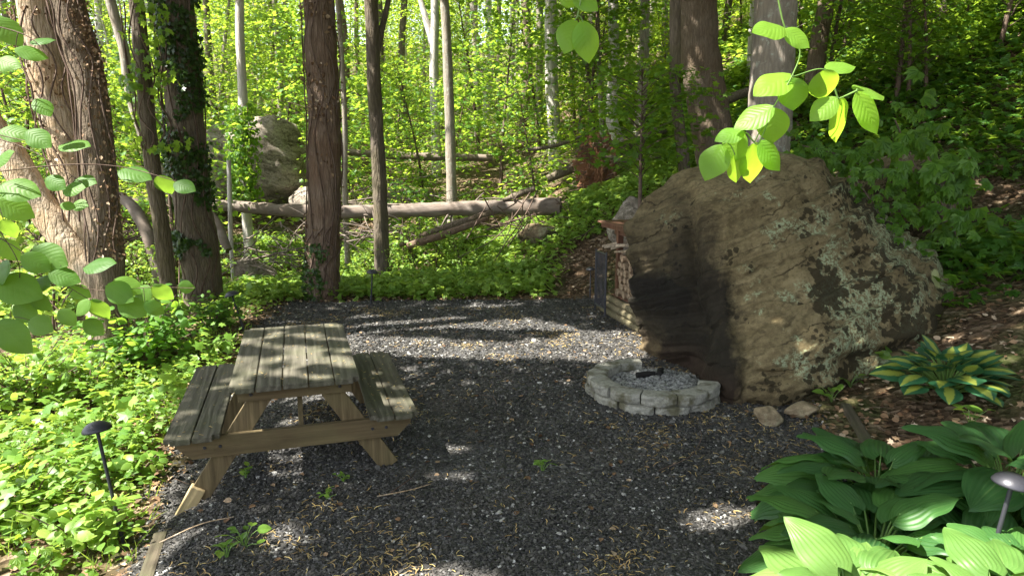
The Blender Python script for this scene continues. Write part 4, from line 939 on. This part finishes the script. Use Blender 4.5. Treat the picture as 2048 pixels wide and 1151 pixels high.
def sap(k, x, y, s=1.0, dz=0, label=None, name=None):
    qx = x / y * F + 1024
    if not -250 < qx < 2320 and x != 30: return
    if label is None and 395 < qx < 650 and 11.8 < y < 23.5 and s > 0: return
    if label is None and 960 < qx < 1340 and 12 < y < 19.5: return
    t = SAP[k] if su[k] == 0 else copy_thing(SAP[k]); su[k] += 1
    t.location = (x, y, float(terrain(x, y)) + dz); t.rotation_euler = (0, 0, random.uniform(0, 6.28)); t.scale = (s, s, s * random.uniform(.9, 1.1))
    tag(t, label or (SL[k][0] + ' ' + zone(qx)), 'sapling' if k not in (3, 6) else 'shrub', None if label else SL[k][1] + ' ' + zone(qx)); return t
def sap_px(k, px, d, s=1.0, **kw): p = at(px, 300, d); return sap(k, p[0], p[1], s, **kw)
sap_px(3, 1150, 21, .8, label='bright yellow-green bush in the centre, before the pale ragged trunk'); sap_px(3, 1290, 24, .8)
sap_px(1, 1075, 17.5, .62, label='green maple sapling right of the slim grey trunk')
sap_px(1, 330, 15, .9, label='green maple sapling between the thin dark trunk and the ivy trunk')
sap_px(0, 800, 16, .75, label='small sapling right of the forked dark trunk, above the log')
sap_px(1, 560, 25, 1.0); sap_px(1, 900, 24, .8); sap_px(0, 1010, 19, .8)
sap_px(7, 1175, 17, 1.1, label='dark maple sapling whose sprays hang before the pale kinked tree'); 
for (px, d, sc) in ((1000, 22, 1.1), (1080, 26, 1.2), (700, 20, 1.1), (850, 21, .9), (300, 18, 1.1), (60, 16, 1.2), (960, 28, 1.3), (160, 20, 1.2), (1180, 22, 1.1), (640, 27, 1.3)): sap_px(1, px, d, sc)
for k in range(46):
    y = random.uniform(19, 32); x = random.uniform(-.85, .55) * y
    if abs((x / y * F + 1024) - 1000) < 160 and random.random() < .55: continue
    sap(random.choice([1, 2, 3, 2, 0, 6]), x, y, random.uniform(.7, 1.15))
for k in range(75):
    y = random.uniform(30, 62); x = random.uniform(-.85, .8) * y; sap(random.choice([2, 4, 4, 3, 2]), x, y, random.uniform(.7, 1.2))
for k in range(60):
    y = random.uniform(55, 95); x = random.uniform(-.9, .9) * y; sap(4, x, y, random.uniform(1.0, 1.8))
for k in range(44):
    y = random.uniform(12, 30); x = random.uniform(.42, .85) * y; sap(5, x, y, random.uniform(.45, 1.0))
for k in range(36):
    y = random.uniform(12.5, 20); x = random.uniform(-.85, .2) * y; sap(6, x, y, random.uniform(.5, 1.0))
sap_px(7, 1285, 10.4, .85, label='dark-leaved maple sapling with flat sprays left of the thick brown tree')

for (px, d, s) in ((60, 9.5, 1.1), (430, 11.8, .7), (20, 12, 1.4), (120, 11.5, 1.2), (270, 11.5, .8)): sap_px(6, px, d, s)
for k in range(len(SAP)):
    if su[k] == 0: sap(k, 30, 60)

# ------------------------------------------------------------------ ground cover
def cover(name, label, T, mat, n, region, hlo, hhi, leaf, k=4, stem=True, spread=.45):
    mb = MB(); x0, x1, y0, y1, keep = region; p = scatter(n, x0, x1, y0, y1, keep); m = len(p)
    p = np.repeat(p, k, 0); h = rng.uniform(hlo, hhi, len(p)); off = rng.normal(0, leaf * .8, (len(p), 2)); p[:, :2] += off; p[:, 2] = terrain(p[:, 0], p[:, 1]) + h
    put(mb, T, p, rdir(len(p), 1, spread), hdir(len(p), -.1, .25), leaf * rng.uniform(.55, 1.3, len(p)))
    return tag(mb.build(name, mat), label, 'ground cover', kind='stuff')
vis = lambda X, Y: np.abs(X) < Y * .82 + .8
N2 = lambda X, Y, s, o=0: fbm(np.stack([X * s + o, Y * s, X * 0], -1), 3)
cover('creeper_groundcover', 'bright five-leaflet creepers covering the left foreground bank', PA, M['leaf_cover'], 1700, (-6, -1.4, 2, 8.5, lambda X, Y: (in_pad(X, Y) < -.12) & (N2(X, Y, 1.4) > .1 - .7 * ss((-X - 3)))), .03, .24, .12, 3)
cover('leafy_groundcover', 'oval-leaved weeds among the creepers on the left bank', OV, M['leaf_cover'], 2500, (-6, -1.4, 2, 10.5, lambda X, Y: (in_pad(X, Y) < -.05) & (N2(X, Y, 1.8, 9) > .12 - .35 * ss(-X - 3))), .02, .3, .062, 5)
cover('bank_groundcover', 'green creepers covering the bank behind the gravel', PA, M['leaf_cover'], 15000, (-9, 5, 10.6, 18, lambda X, Y: vis(X, Y) & (in_pad(X, Y) < -.1) & (N2(X, Y, .8, 3) > -.3 + .35 * ss((-X - 1) / 2) * ss((Y - 12)))), .03, .3, .14, 3)
cover('slope_groundcover', 'shaded green creepers over the right hillside', PA, M['leaf_mid'], 46000, (3.4, 22, 7, 30, lambda X, Y: vis(X, Y) & (N2(X, Y, .9, 5) > .1 - .75 * ss((Y + X - 14) / 4))), .03, .4, .17, 3)
cover('far_groundcover', 'sunlit undergrowth covering the far woodland floor', DI, M['leaf_far'], 30000, (-45, 25, 17, 62, lambda X, Y: vis(X, Y) & (N2(X, Y, .4, 5) > -.45)), .05, .8, .2, 3)
cover('far_slope_groundcover', 'green undergrowth high on the right slope', DI, M['leaf_mid'], 15000, (8, 50, 22, 62, lambda X, Y: vis(X, Y) & (N2(X, Y, .4, 5) > -.4)), .05, .6, .2, 3)
cover('maple_seedlings', 'broad lobed leaves of seedlings standing above the left bank creepers', ST, M['leaf_cover'], 700, (-6, -1.6, 2, 10, lambda X, Y: (in_pad(X, Y) < -.15) & (N2(X, Y, 1.1, 14) > .1)), .12, .45, .13, 4)
cover('dark_groundcover', 'small dark leaves low in the left bank undergrowth', OV, M['leaf_dark'], 2600, (-6, -1.6, 2, 10, lambda X, Y: (in_pad(X, Y) < -.1) & (N2(X, Y, .9, 24) > .0)), .02, .15, .05, 5)
# grasses on the left bank
def grass():
    mb = MB(); p = scatter(5200, -5, -1.6, 2, 9, lambda X, Y: (in_pad(X, Y) < .0) & (N2(X, Y, 2, 4) > .05)); n = len(p)
    b = np.array([[-.03, 0, 0], [.03, 0, 0], [.02, .5, .1], [-.02, .5, .1], [0, 1, .35]]); f = [[0, 1, 2, 3], [3, 2, 4]]
    put(mb, (b, f, b[:, :2]), p, hdir(n, .2, .1), nz(np.array([0, 0, 1]) + .45 * rng.normal(0, 1, (n, 3))), rng.uniform(.06, .2, n))
    tag(mb.build('grass', M['leaf_cover']), 'thin grass blades on the left bank', 'grass', kind='stuff')
grass()
def small_weeds():
    for (px, py, s, lab) in ((492, 960, .09, 'small weed on the gravel under the picnic table'), (1085, 945, .1, 'small pale weed on the gravel in front of the picnic table bench'), (690, 965, .07, 'tiny weed right of the right front table leg'), (655, 1000, .08, 'tiny weed on the gravel below the picnic table beam'),
                             (1663, 805, .16, 'three-leaved seedling beside the dark edging timber'), (1700, 775, .14, 'small seedling under the lower edge of the big boulder'), (490, 1095, .12, 'small leafy weed near the bottom edge of the gravel'), (1940, 860, .16, 'low leafy weed in the leaf litter above the large hostas'), (455, 1120, .1, 'small low weed by the edging timber at the bottom left'), (1860, 650, .14, 'small weed growing against the right foot of the boulder'),
                             (1760, 735, .2, 'leafy weed touching the left side of the variegated hosta')):
        g = G(px, py); m = MB(); n = 9; off = rng.normal(0, s * .35, (n, 3)); off[:, 2] = rng.uniform(.4, 1.0, n) * s
        t = empty('weed', g, 0, label=lab, cat='weed'); put(m, OV, off, rdir(n, 1, .4), hdir(n, 0, .2), rng.uniform(.5, .9, n) * s * .8); m.build('foliage', M['leaf_cover'], t)
        m = MB(); [tube(m, [(0, 0, -.01), tuple(o * np.array([.4, .4, .6])), tuple(o)], .0025, 4, 4) for o in off]; m.build('stem', M['petiole'], t)
small_weeds()

# ------------------------------------------------------------------ ivy, creepers, shreds on trunks
def cling(name, label, px_pts, d, wpx, n, leaf, T, mat, cat, out=.03, side=None, zlo=.0, side_w=0, keep=None):
    s = np.array([at(x, y, d) for x, y in px_pts]); u = rng.random(n); c = spline(s, 200)[(u * 199).astype(int)]
    a = rng.uniform(math.pi * .95, math.pi * 2.05, n) if side is None else rng.normal(side, side_w, n)
    r0 = wpx / 2 * d / F * 1.0; nn = np.stack([np.cos(a), np.sin(a), np.zeros(n)], -1)
    p = c + nn * (r0 + rng.uniform(-.01, out, n))[:, None]
    if keep is not None:
        k = keep(p, a); p, nn = p[k], nn[k]
    n = len(p); m = MB(); put(m, T, p, nz(nn + .45 * rng.normal(0, 1, (n, 3))), nz(np.array([0, 0, -1.0]) + .6 * rng.normal(0, 1, (n, 3))), leaf * rng.uniform(.6, 1.3, n))
    t = empty(name, s[-1], 0, label=label, cat=cat); o = m.build('foliage', mat, t); o.location = -Vector(tuple(s[-1]))
    st = MB()
    for k in range(5):
        aa = math.pi * (1.1 + .2 * k); q = [x + np.array([math.cos(aa + .3 * math.sin(i * 1.3 + k)) * (r0 + .015), math.sin(aa + .3 * math.sin(i * 1.3 + k)) * (r0 + .015), 0]) - s[-1] for i, x in enumerate(spline(s, 12))]; tube(st, q, .011, 5, 40, .2, 9)
    st.build('stem', M['twig'], t, True); return t
patch = lambda thr, sc=2.2: (lambda p, a: fbm(p * sc, 3) > thr)
cling('ivy', 'dark glossy ivy climbing the thick dark trunk left of the far boulder', [(352, 0), (368, 200), (385, 400), (398, 500), (404, 590)], 10.9, 76, 5200, .075, ST, M['leaf_ivy'], 'ivy', .06, keep=lambda p, a: fbm(p * 2.1, 3) > (-.1 + .8 * ss((1.4 - p[:, 2]) / 1.2)))
cling('ivy', 'small ivy patch around the foot of the reddish tree', [(648, 450), (643, 598)], 11.3, 68, 900, .07, ST, M['leaf_ivy'], 'ivy', .05, keep=patch(.1))
cling('creeper_vine', 'bright creeper draping the grey-white trunk before the far boulder', [(484, 210), (492, 400)], 17, 30, 800, .13, PA, M['leaf_mid'], 'creeper', .25)
cling('climbing_vine', 'creeper leaves around the thin dark trunk beside the ivy-covered one', [(278, 10), (300, 200), (322, 300)], 10.2, 60, 700, .1, ST, M['leaf_mid'], 'creeper', .22, keep=patch(-.05, 1.4))
cling('dead_vine', 'rusty dead vine shreds on the leaning pale-barked tree', [(70, 20), (88, 100), (108, 195), (135, 300), (170, 440)], 8.45, 76, 420, .05, DI, M['dead_leaf'], 'dead vine', .05, keep=patch(.0))
cling('dead_vine', 'rusty dead vine shreds down the right side of the thick brown tree', [(135, 0), (160, 90), (184, 195), (203, 390), (213, 520)], 8.1, 64, 700, .045, DI, M['dead_leaf'], 'dead vine', .05, side=math.pi * 1.85, side_w=.5)
cling('dead_vine', 'thin dry vine stems clinging to the reddish shaggy tree', [(638, 0), (645, 150), (650, 300), (646, 560)], 11.3, 66, 700, .06, DI, M['dead_leaf'], 'dead vine', .03, keep=patch(.0, 3))
def boulder_creeper(label, pts, n, leaf, mat, d, sx=.35, sz=.3):
    s = np.array([at(x, y, dd) for (x, y, dd) in pts]); c = spline(s, 200)[(rng.random(n) * 199).astype(int)]; p = c + rng.normal(0, 1, (n, 3)) * np.array([sx, .15, sz]); b = s[-1]
    p[:, 2] = np.maximum(p[:, 2], terrain(p[:, 0], p[:, 1]) + .05)
    t = empty('creeper_vine', b, 0, label=label, cat='creeper'); m = MB(); put(m, PA, p - b, nz(np.array([-.1, -.75, .7]) + .3 * rng.normal(0, 1, (n, 3))), nz(np.stack([rng.normal(0, .8, n), rng.normal(-.3, .2, n), rng.normal(-.7, .3, n)], -1)), leaf * rng.uniform(.6, 1.2, n)); m.build('foliage', mat, t)
    st = MB(); tube(st, s - b, .009, 5, 30, .2, 9); st.build('stem', M['twig'], t, True)
boulder_creeper('big-leaved creeper hanging over the dark boulder right of the big one', [(1790, 240, 8.6), (1830, 330, 8.3), (1880, 400, 8.0), (1925, 500, 8.0)], 210, .24, M['leaf_dark'], 8.2, .3, .25)
boulder_creeper('small creeper trailing down the right edge of the big boulder', [(1700, 340, 8.2), (1760, 430, 8.0), (1815, 520, 7.9), (1865, 600, 7.8)], 190, .12, M['leaf_dark'], 8, .12, .12)
boulder_creeper('short creeper growing above the top of the big boulder', [(1600, 290, 9), (1680, 310, 8.8), (1720, 330, 8.6)], 110, .17, M['leaf_dark'], 8.8, .25, .12)

# ------------------------------------------------------------------ fallen logs and roots
def log(label, pts, w_, mat, name='fallen_log', cat='log', rough=.06, seg=24, stubs=0):
    s = np.array([at(x, y, d) for (x, y, d) in pts]); b = s[0]; r_ = [wp / 2 * d / F for wp, (_, _, d) in zip(w_, pts)]
    m = MB(); tube(m, s - b, r_, seg, max(12, int(np.linalg.norm(s[-1] - s[0]) / .12)), rough, 4, 0)
    t = empty(name, b, 0, label=label, cat=cat); m.build('trunk', mat, t, True)
    for k in range(stubs):
        q = spline(s, 50)[random.randint(5, 44)] - b; e = q + np.array([random.uniform(-.4, .4), random.uniform(-.3, .1), random.uniform(-.5, .7)]); m = MB(); tube(m, [q, (q + e) / 2 + rng.normal(0, .04, 3), e], [.03, .02, .008], 6, 8, .1, 9); m.build('branch_stub', mat, t, True)
    return t
log('long grey fallen log lying across behind the clearing', [(232, 400, 16.2), (440, 410, 15.8), (620, 423, 15.4), (800, 421, 15.2), (960, 416, 15), (1122, 412, 14.6)], [18, 22, 26, 27, 29, 32], M['log_bark'], rough=.13, stubs=10)
log('thinner pale fallen log farther back, above the long one', [(690, 304, 22), (800, 312, 22), (880, 314, 22), (985, 316, 22)], [12, 16, 15, 13], M['log_bark'])
log('dark leaning dead branch under the right half of the long log', [(800, 490, 14.4), (880, 458, 14.3), (985, 424, 14.6)], [10, 13, 12], M['bark_brown'], 'dead_branch', 'branch', .12)
log('broken brown branch just below the dark leaning one under the long log', [(815, 492, 13.9), (900, 465, 13.9), (975, 436, 14.2)], [16, 15, 9], M['bark_red'], 'dead_branch', 'branch', .15)
log('dark fallen trunk running up right of the root mound', [(1095, 358, 17), (1160, 330, 17), (1240, 298, 17.5), (1330, 258, 18.5)], [16, 20, 22, 20], M['bark_dark'])
log('pale crooked branch lying right of the root mound', [(1205, 310, 16), (1262, 322, 15.8), (1322, 312, 15.8)], [9, 9, 6], M['log_bark'], 'dead_branch', 'branch', .12)
log('dark dead branch sticking up left of the root mound', [(1055, 300, 16), (1115, 290, 16), (1190, 262, 16)], [7, 8, 5], M['bark_dark'], 'dead_branch', 'branch', .1)
log('grey log leaning down behind the thin dark trunk on the left', [(240, 392, 12.5), (270, 420, 12.2), (300, 480, 12), (325, 575, 11.8)], [20, 24, 26, 26], M['log_bark'])
log('pale curved dead trunk leaning right of the ivy-covered trunk', [(345, 350, 13.5), (385, 400, 13.3), (430, 440, 13), (455, 500, 12.8)], [16, 17, 18, 18], M['log_bark'])
log('thin pale log lying high between the crooked trunk and the slope', [(1600, 130, 20), (1680, 92, 21)], [13, 12], M['log_bark'])
log('dark short log behind the thick dark brown tree', [(1440, 205, 16), (1505, 180, 16)], [20, 16], M['bark_dark'])
log('dark dead branch slanting above the long log near its broken end', [(1005, 400, 14.8), (1040, 388, 14.8), (1070, 376, 14.8)], [8, 14, 10], M['bark_dark'], 'dead_branch', 'branch', .3)
def roots():
    b = at(1195, 400, 16.2); b[2] = float(terrain(b[0], b[1])); t = empty('root_mound', b, 0, label='upturned root mass of reddish soil and roots at the end of the fallen trunk', cat='root mound')
    bm = bmesh.new(); bmesh.ops.create_icosphere(bm, subdivisions=6, radius=1); d = nz(np.array([v.co[:] for v in bm.verts])); f = np.array([[q.index for q in p.verts] for p in bm.faces]); bm.free()
    v = d * np.array([.42, .3, .72]) * (1 + .42 * fbm(d * 2.2, 4) + .16 * fbm(d * 11, 4))[:, None] + np.array([0, 0, .55]); MB().add(v, f).build('soil', M['orange_soil'], t)
    m = MB()
    for k in range(190):
        a = random.uniform(0, 6.28); z = random.uniform(.05, 1.25); q = np.array([math.cos(a) * .35, math.sin(a) * .25, z]); e = q * np.array([1.9, 1.9, 1]) + rng.normal(0, .18, 3); tube(m, [q * .6 + np.array([0, 0, z * .3]), q, e], [.02, .012, .004], 4, 7)
    m.build('roots', M['bark_red'], t)
roots()
def brush(label, px, py, d, w_, h_, n, mat):
    b = at(px, py, d); t = empty('brush_pile', b, 0, label=label, cat='brush pile'); m = MB()
    for k in range(int(n * .6)):
        q = rng.normal(0, 1, 3) * np.array([w_, .4, h_ * .6]); a = nz(rng.normal(0, 1, 3) * np.array([1, .5, .45])) * rng.uniform(.3, 1.1); tube(m, [q - a * .5, q + rng.normal(0, .05, 3), q + a * .5], [.014, .01, .004], 4, 5)
    tube(m, [(-w_ * 1.3, 0, -h_ * .5), (0, 0, 0), (w_ * 1.3, .1, h_ * .4)], [.02, .018, .01], 5, 9); m.build('branches', mat, t)
brush('tangle of dry brown sticks between the ivy trunk and the reddish tree', 560, 505, 13.5, .6, .4, 110, M['log_bark'])
brush('pile of dead sticks right of the reddish tree, under the long log', 720, 465, 14.6, .75, .35, 120, M['log_bark'])
brush('dead branch pile above the long log near the round tan rock', 770, 392, 17.5, .8, .3, 100, M['log_bark'])
brush('dark pile of twigs on the ground behind the thick brown tree', 265, 475, 12.5, .4, .3, 90, M['twig'])
brush('loose hanging twigs draped over the broken end of the long log', 1030, 440, 14.0, .45, .4, 45, M['twig'])
for k, (pts, lab) in enumerate((([(1060, 385, 14.2), (1030, 430, 13.8), (985, 480, 13.4), (915, 515, 13)], 'long thin bent twig arching down from the long log to the green bank'), ([(1075, 380, 14.3), (1050, 430, 13.8), (1015, 480, 13.3), (990, 520, 12.8)], 'second thin twig arching beside the long one under the log end'),
        ([(1240, 390, 14), (1180, 460, 13), (1140, 480, 12.5)], 'thin twig in the green plants right of the broken log end'))):
    m = MB(); s = np.array([at(*q) for q in pts]); tube(m, s, [.016, .012, .008], 5, 20); tag(m.build('hanging_twig', M['twig'], smooth=True), lab, 'twig')

# ------------------------------------------------------------------ hostas
HO = T_grid(.42, .36, .18, .5, .05, 18, 40, .011, 4.5, 1.1, .03); HO2 = T_grid(.5, .4, .12, .3, .1, 14, 16, .006, 4, 1.25, .01)
def hosta(loc, n, L0, label, T, mat, rad, h, rz=0.0):
    t = empty('hosta', loc, 0, label=label, cat='hosta'); lv = MB(); st = MB()
    for k in range(n):
        u = (k + .5) / n; a = k * 2.39996 + rng.normal(0, .15); r_ = rad * (.12 + .5 * u ** .8); L = L0 * rng.uniform(.72, 1.12) * (.72 + .35 * u)
        el = R((50 if L0 < .3 else 42) - (62 if L0 < .3 else 56) * u + rng.normal(0, 8)); z = h * (1.0 - .55 * u ** 1.6) * rng.uniform(.86, 1.1)
        d = np.array([math.cos(a) * math.cos(el), math.sin(a) * math.cos(el), math.sin(el)]); p = np.array([r_ * math.cos(a), r_ * math.sin(a), z * .92])
        nn = nz(np.array([-math.cos(a) * math.sin(el), -math.sin(a) * math.sin(el), math.cos(el)]) + rng.normal(0, .18, 3))
        put(lv, (T[0] * np.array([rng.uniform(.82, 1.08), 1, rng.uniform(.55, 1.35)]) + np.array([rng.normal(0, .05), 0, 0]) * (T[0][:, 1:2] ** 2), T[1], T[2]), p[None], nn[None], d[None], np.array([L])); tube(st, [(0.02 * math.cos(a), .02 * math.sin(a), -.02), p * np.array([.45, .45, .6]), p + d * .02], [.008, .007, .005], 6, 8)
    lv.build('foliage', mat, t, True); st.build('stem', M['petiole'], t, True)
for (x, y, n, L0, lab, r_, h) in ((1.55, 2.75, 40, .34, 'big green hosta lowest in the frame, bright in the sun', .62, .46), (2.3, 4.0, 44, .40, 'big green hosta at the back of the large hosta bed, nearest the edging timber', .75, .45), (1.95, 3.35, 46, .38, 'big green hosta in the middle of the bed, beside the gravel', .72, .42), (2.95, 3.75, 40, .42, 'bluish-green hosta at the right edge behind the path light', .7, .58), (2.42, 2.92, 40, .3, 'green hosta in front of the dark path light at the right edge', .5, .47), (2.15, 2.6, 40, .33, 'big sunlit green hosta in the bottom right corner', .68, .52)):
    hosta((x, y, float(terrain(x, y))), n, L0, lab, HO, M['leaf_hosta_sunlit' if 'sun' in lab else 'leaf_hosta'], r_, h)
g = G(1890, 790); hosta(g, 62, .25, 'variegated hosta with yellow-centred leaves right of the big boulder', HO2, M['leaf_variegated'], .62, .36)

# ------------------------------------------------------------------ near leaves
def leafy_branch(name, label, cat, leaves, twigs, d0, T, mat, twm=None):
    org = at(twigs[0][-1][0], twigs[0][-1][1], d0); t = empty(name, org, 0, label=label, cat=cat); m = MB()
    for (x0, y0, x1, y1, w_) in leaves:
        L2 = math.hypot(x1 - x0, y1 - y0); dz = rng.uniform(-.05, .05); a = at(x0, y0, d0 + dz); b = at(x1, y1, d0 + dz + rng.uniform(-.035, .035)); L = np.linalg.norm(b - a)
        ratio = w_ / L2 / .72; wide = max(1.0, min(1.35, ratio)); y = nz(b - a); side = nz(np.cross(y, np.array([0, -1., 0]))); face = nz(np.cross(side, y))
        if face[1] > 0: face = -face
        ang = math.acos(max(.12, min(1, ratio))) * .8; nn = face * math.cos(ang) + nz(np.array([0, 0, 1.0]) - y * y[2]) * math.sin(ang) * 1.0
        put(m, (T[0] * np.array([wide, 1, 1]), T[1], T[2]), (a - org)[None], nz(nn)[None], y[None], np.array([L * 1.03]))
    m.build('foliage', mat, t, True); s = MB()
    for tw in twigs:
        q = np.array([at(x, y, d0) - org for x, y in tw]); tube(s, q, [.0012, .0015, .0022], 6, 24, .1, 60)
    line = np.concatenate([spline(np.array([at(x, y, d0) - org for x, y in tw]), 60) for tw in twigs])
    for (x0, y0, x1, y1, w_) in leaves:
        a = at(x0, y0, d0) - org; q = line[((line - a) ** 2).sum(1).argmin()]
        if .004 < np.linalg.norm(q - a) < .35: tube(s, [a, (a + q) / 2 + np.array([0, 0, .006]), q], [.0011, .0013, .0016], 5, 8)
    s.build('twig', twm or M['petiole'], t, True); return t
NL = T_grid(.38, .45, .04, .14, .1, 14, 10, .004, 4, 1.2, .012)
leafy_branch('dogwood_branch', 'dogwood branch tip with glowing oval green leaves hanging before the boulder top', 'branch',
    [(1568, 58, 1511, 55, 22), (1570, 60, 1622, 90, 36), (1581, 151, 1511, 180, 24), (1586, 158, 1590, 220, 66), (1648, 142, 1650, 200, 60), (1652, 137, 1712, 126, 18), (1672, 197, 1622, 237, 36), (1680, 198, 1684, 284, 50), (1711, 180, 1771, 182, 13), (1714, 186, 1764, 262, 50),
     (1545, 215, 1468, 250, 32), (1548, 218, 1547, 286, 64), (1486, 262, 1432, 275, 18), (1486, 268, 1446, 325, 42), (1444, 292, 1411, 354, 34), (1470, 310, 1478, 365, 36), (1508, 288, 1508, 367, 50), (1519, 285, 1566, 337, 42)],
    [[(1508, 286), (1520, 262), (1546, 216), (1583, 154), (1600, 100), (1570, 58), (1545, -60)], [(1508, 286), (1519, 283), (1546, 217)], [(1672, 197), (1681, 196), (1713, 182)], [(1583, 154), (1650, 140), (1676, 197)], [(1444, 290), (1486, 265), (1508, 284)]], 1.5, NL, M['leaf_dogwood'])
leafy_branch('dogwood_branch', 'blurry pair of hanging oval leaves at the top edge right of centre', 'branch', [(1150, 42, 1130, 100, 44), (1166, 44, 1182, 122, 48), (1150, -10, 1195, 16, 30), (1120, -10, 1150, 12, 24)], [[(1150, 42), (1158, 20), (1170, -60)]], 1.25, NL, M['leaf_dogwood'])
leafy_branch('redbud_branch', 'large dark and bright leaves reaching in from the upper left edge', 'branch',
    [(-8, 36, 43, 88, 38), (31, 99, 96, 111, 26), (-8, 122, 36, 130, 24), (60, 85, 107, 75, 12), (0, 262, 60, 268, 28), (55, 262, 98, 290, 26), (3, 370, 76, 385, 30), (122, 290, 175, 285, 9), (73, 198, 100, 228, 9), (-5, 400, 68, 432, 44), (7, 440, 30, 478, 28), (-10, 330, 20, 300, 20),
     (94, 355, 127, 375, 22), (127, 380, 165, 372, 18), (150, 360, 188, 362, 14), (122, 408, 150, 414, 12), (146, 408, 172, 410, 13), (318, 352, 342, 390, 38), (350, 365, 388, 378, 16), (240, 340, 300, 352, 14)],
    [[(96, 111), (50, 70), (-60, 40)], [(96, 290), (0, 270), (-80, 240)], [(175, 372), (60, 300), (-60, 262)], [(388, 376), (318, 352), (230, 332), (120, 330), (-60, 350)]], 2.2, NL, M['leaf_near'], M['twig'])
leafy_branch('redbud_branch', 'cluster of broad heart-shaped leaves before the thick brown tree foot', 'branch',
    [(45, 510, 100, 540, 36), (66, 498, 128, 528, 42), (122, 530, 128, 565, 28), (170, 534, 226, 520, 13), (-5, 560, 78, 590, 40), (-5, 645, 55, 705, 60), (302, 576, 262, 608, 34), (306, 572, 345, 600, 36), (357, 572, 388, 576, 26), (178, 600, 150, 630, 26), (182, 600, 215, 640, 38), (215, 570, 262, 600, 34), (60, 590, 100, 620, 36),
     (0, 480, 40, 520, 30), (100, 545, 160, 560, 24), (230, 560, 290, 580, 20), (140, 575, 180, 592, 22), (30, 610, 72, 640, 30), (100, 570, 60, 560, 20), (20, 530, -20, 560, 28), (240, 600, 290, 628, 24), (170, 640, 205, 668, 24), (290, 605, 330, 625, 20), (60, 640, 100, 660, 26), (20, 590, 60, 600, 22), (120, 620, 150, 650, 26)],
    [[(388, 576), (306, 574), (200, 580), (130, 560), (40, 500), (-60, 440)], [(180, 600), (120, 560), (60, 500)], [(55, 700), (20, 640), (40, 540), (0, 460)]], 2.7, NL, M['leaf_near'], M['twig'])
def bush(label, px, py, d, w_, h_, n, leaf, T, mat):
    g = G(px, py); b = np.array([g[0], g[1], g[2]]); t = empty('shrub', b, 0, label=label, cat='shrub'); m = MB(); st = MB()
    ends = []
    for k in range(max(8, n // 22)):
        a = random.uniform(0, 6.28); e = np.array([math.cos(a) * w_ * random.uniform(.2, 1), math.sin(a) * w_ * .7 * random.uniform(.2, 1), h_ * random.uniform(.35, 1)]); ends.append(e); tube(st, [(0, 0, 0), e * np.array([.4, .4, .6]), e], [.008, .006, .003], 4, 8)
    ends = np.array(ends); i = rng.integers(0, len(ends), n); f = rng.uniform(.35, 1.05, n)[:, None]; p = ends[i] * np.concatenate([f, f, f ** .7], 1) + rng.normal(0, leaf * .7, (n, 3))
    put(m, T, p, rdir(n, 1, .4), nz(p * np.array([1, 1, 0]) + .8 * hdir(n)), leaf * rng.uniform(.6, 1.2, n)); m.build('foliage', mat, t, True); st.build('stem', M['twig'], t)
LF = T_grid(.36, .42, .06, .15, .1, 6, 4)
bush('leafy shrub between the thick brown tree and the picnic table', 290, 745, 7, .75, .95, 620, .11, LF, M['leaf_near'])
bush('low leafy shrub at the foot of the ivy-covered trunk', 420, 660, 8, .7, .5, 420, .09, LF, M['leaf_near'])
bush('leafy shrub at the left edge below the broad leaves', 60, 830, 6, .8, .85, 700, .09, LF, M['leaf_cover'])
bush('low leafy shrub left of the shrub by the picnic table', 180, 800, 6, .6, .6, 420, .085, LF, M['leaf_cover'])
bush('bright leafy weed clump left of the black path light', 60, 1040, 4, .4, .35, 240, .09, LF, M['leaf_cover'])
bush('bright leafy weed clump right of the black path light', 280, 960, 4, .25, .25, 110, .08, LF, M['leaf_cover'])
bush('bright clump of weeds at the bottom left behind the path light', 150, 1100, 4, .35, .3, 200, .09, LF, M['leaf_cover'])
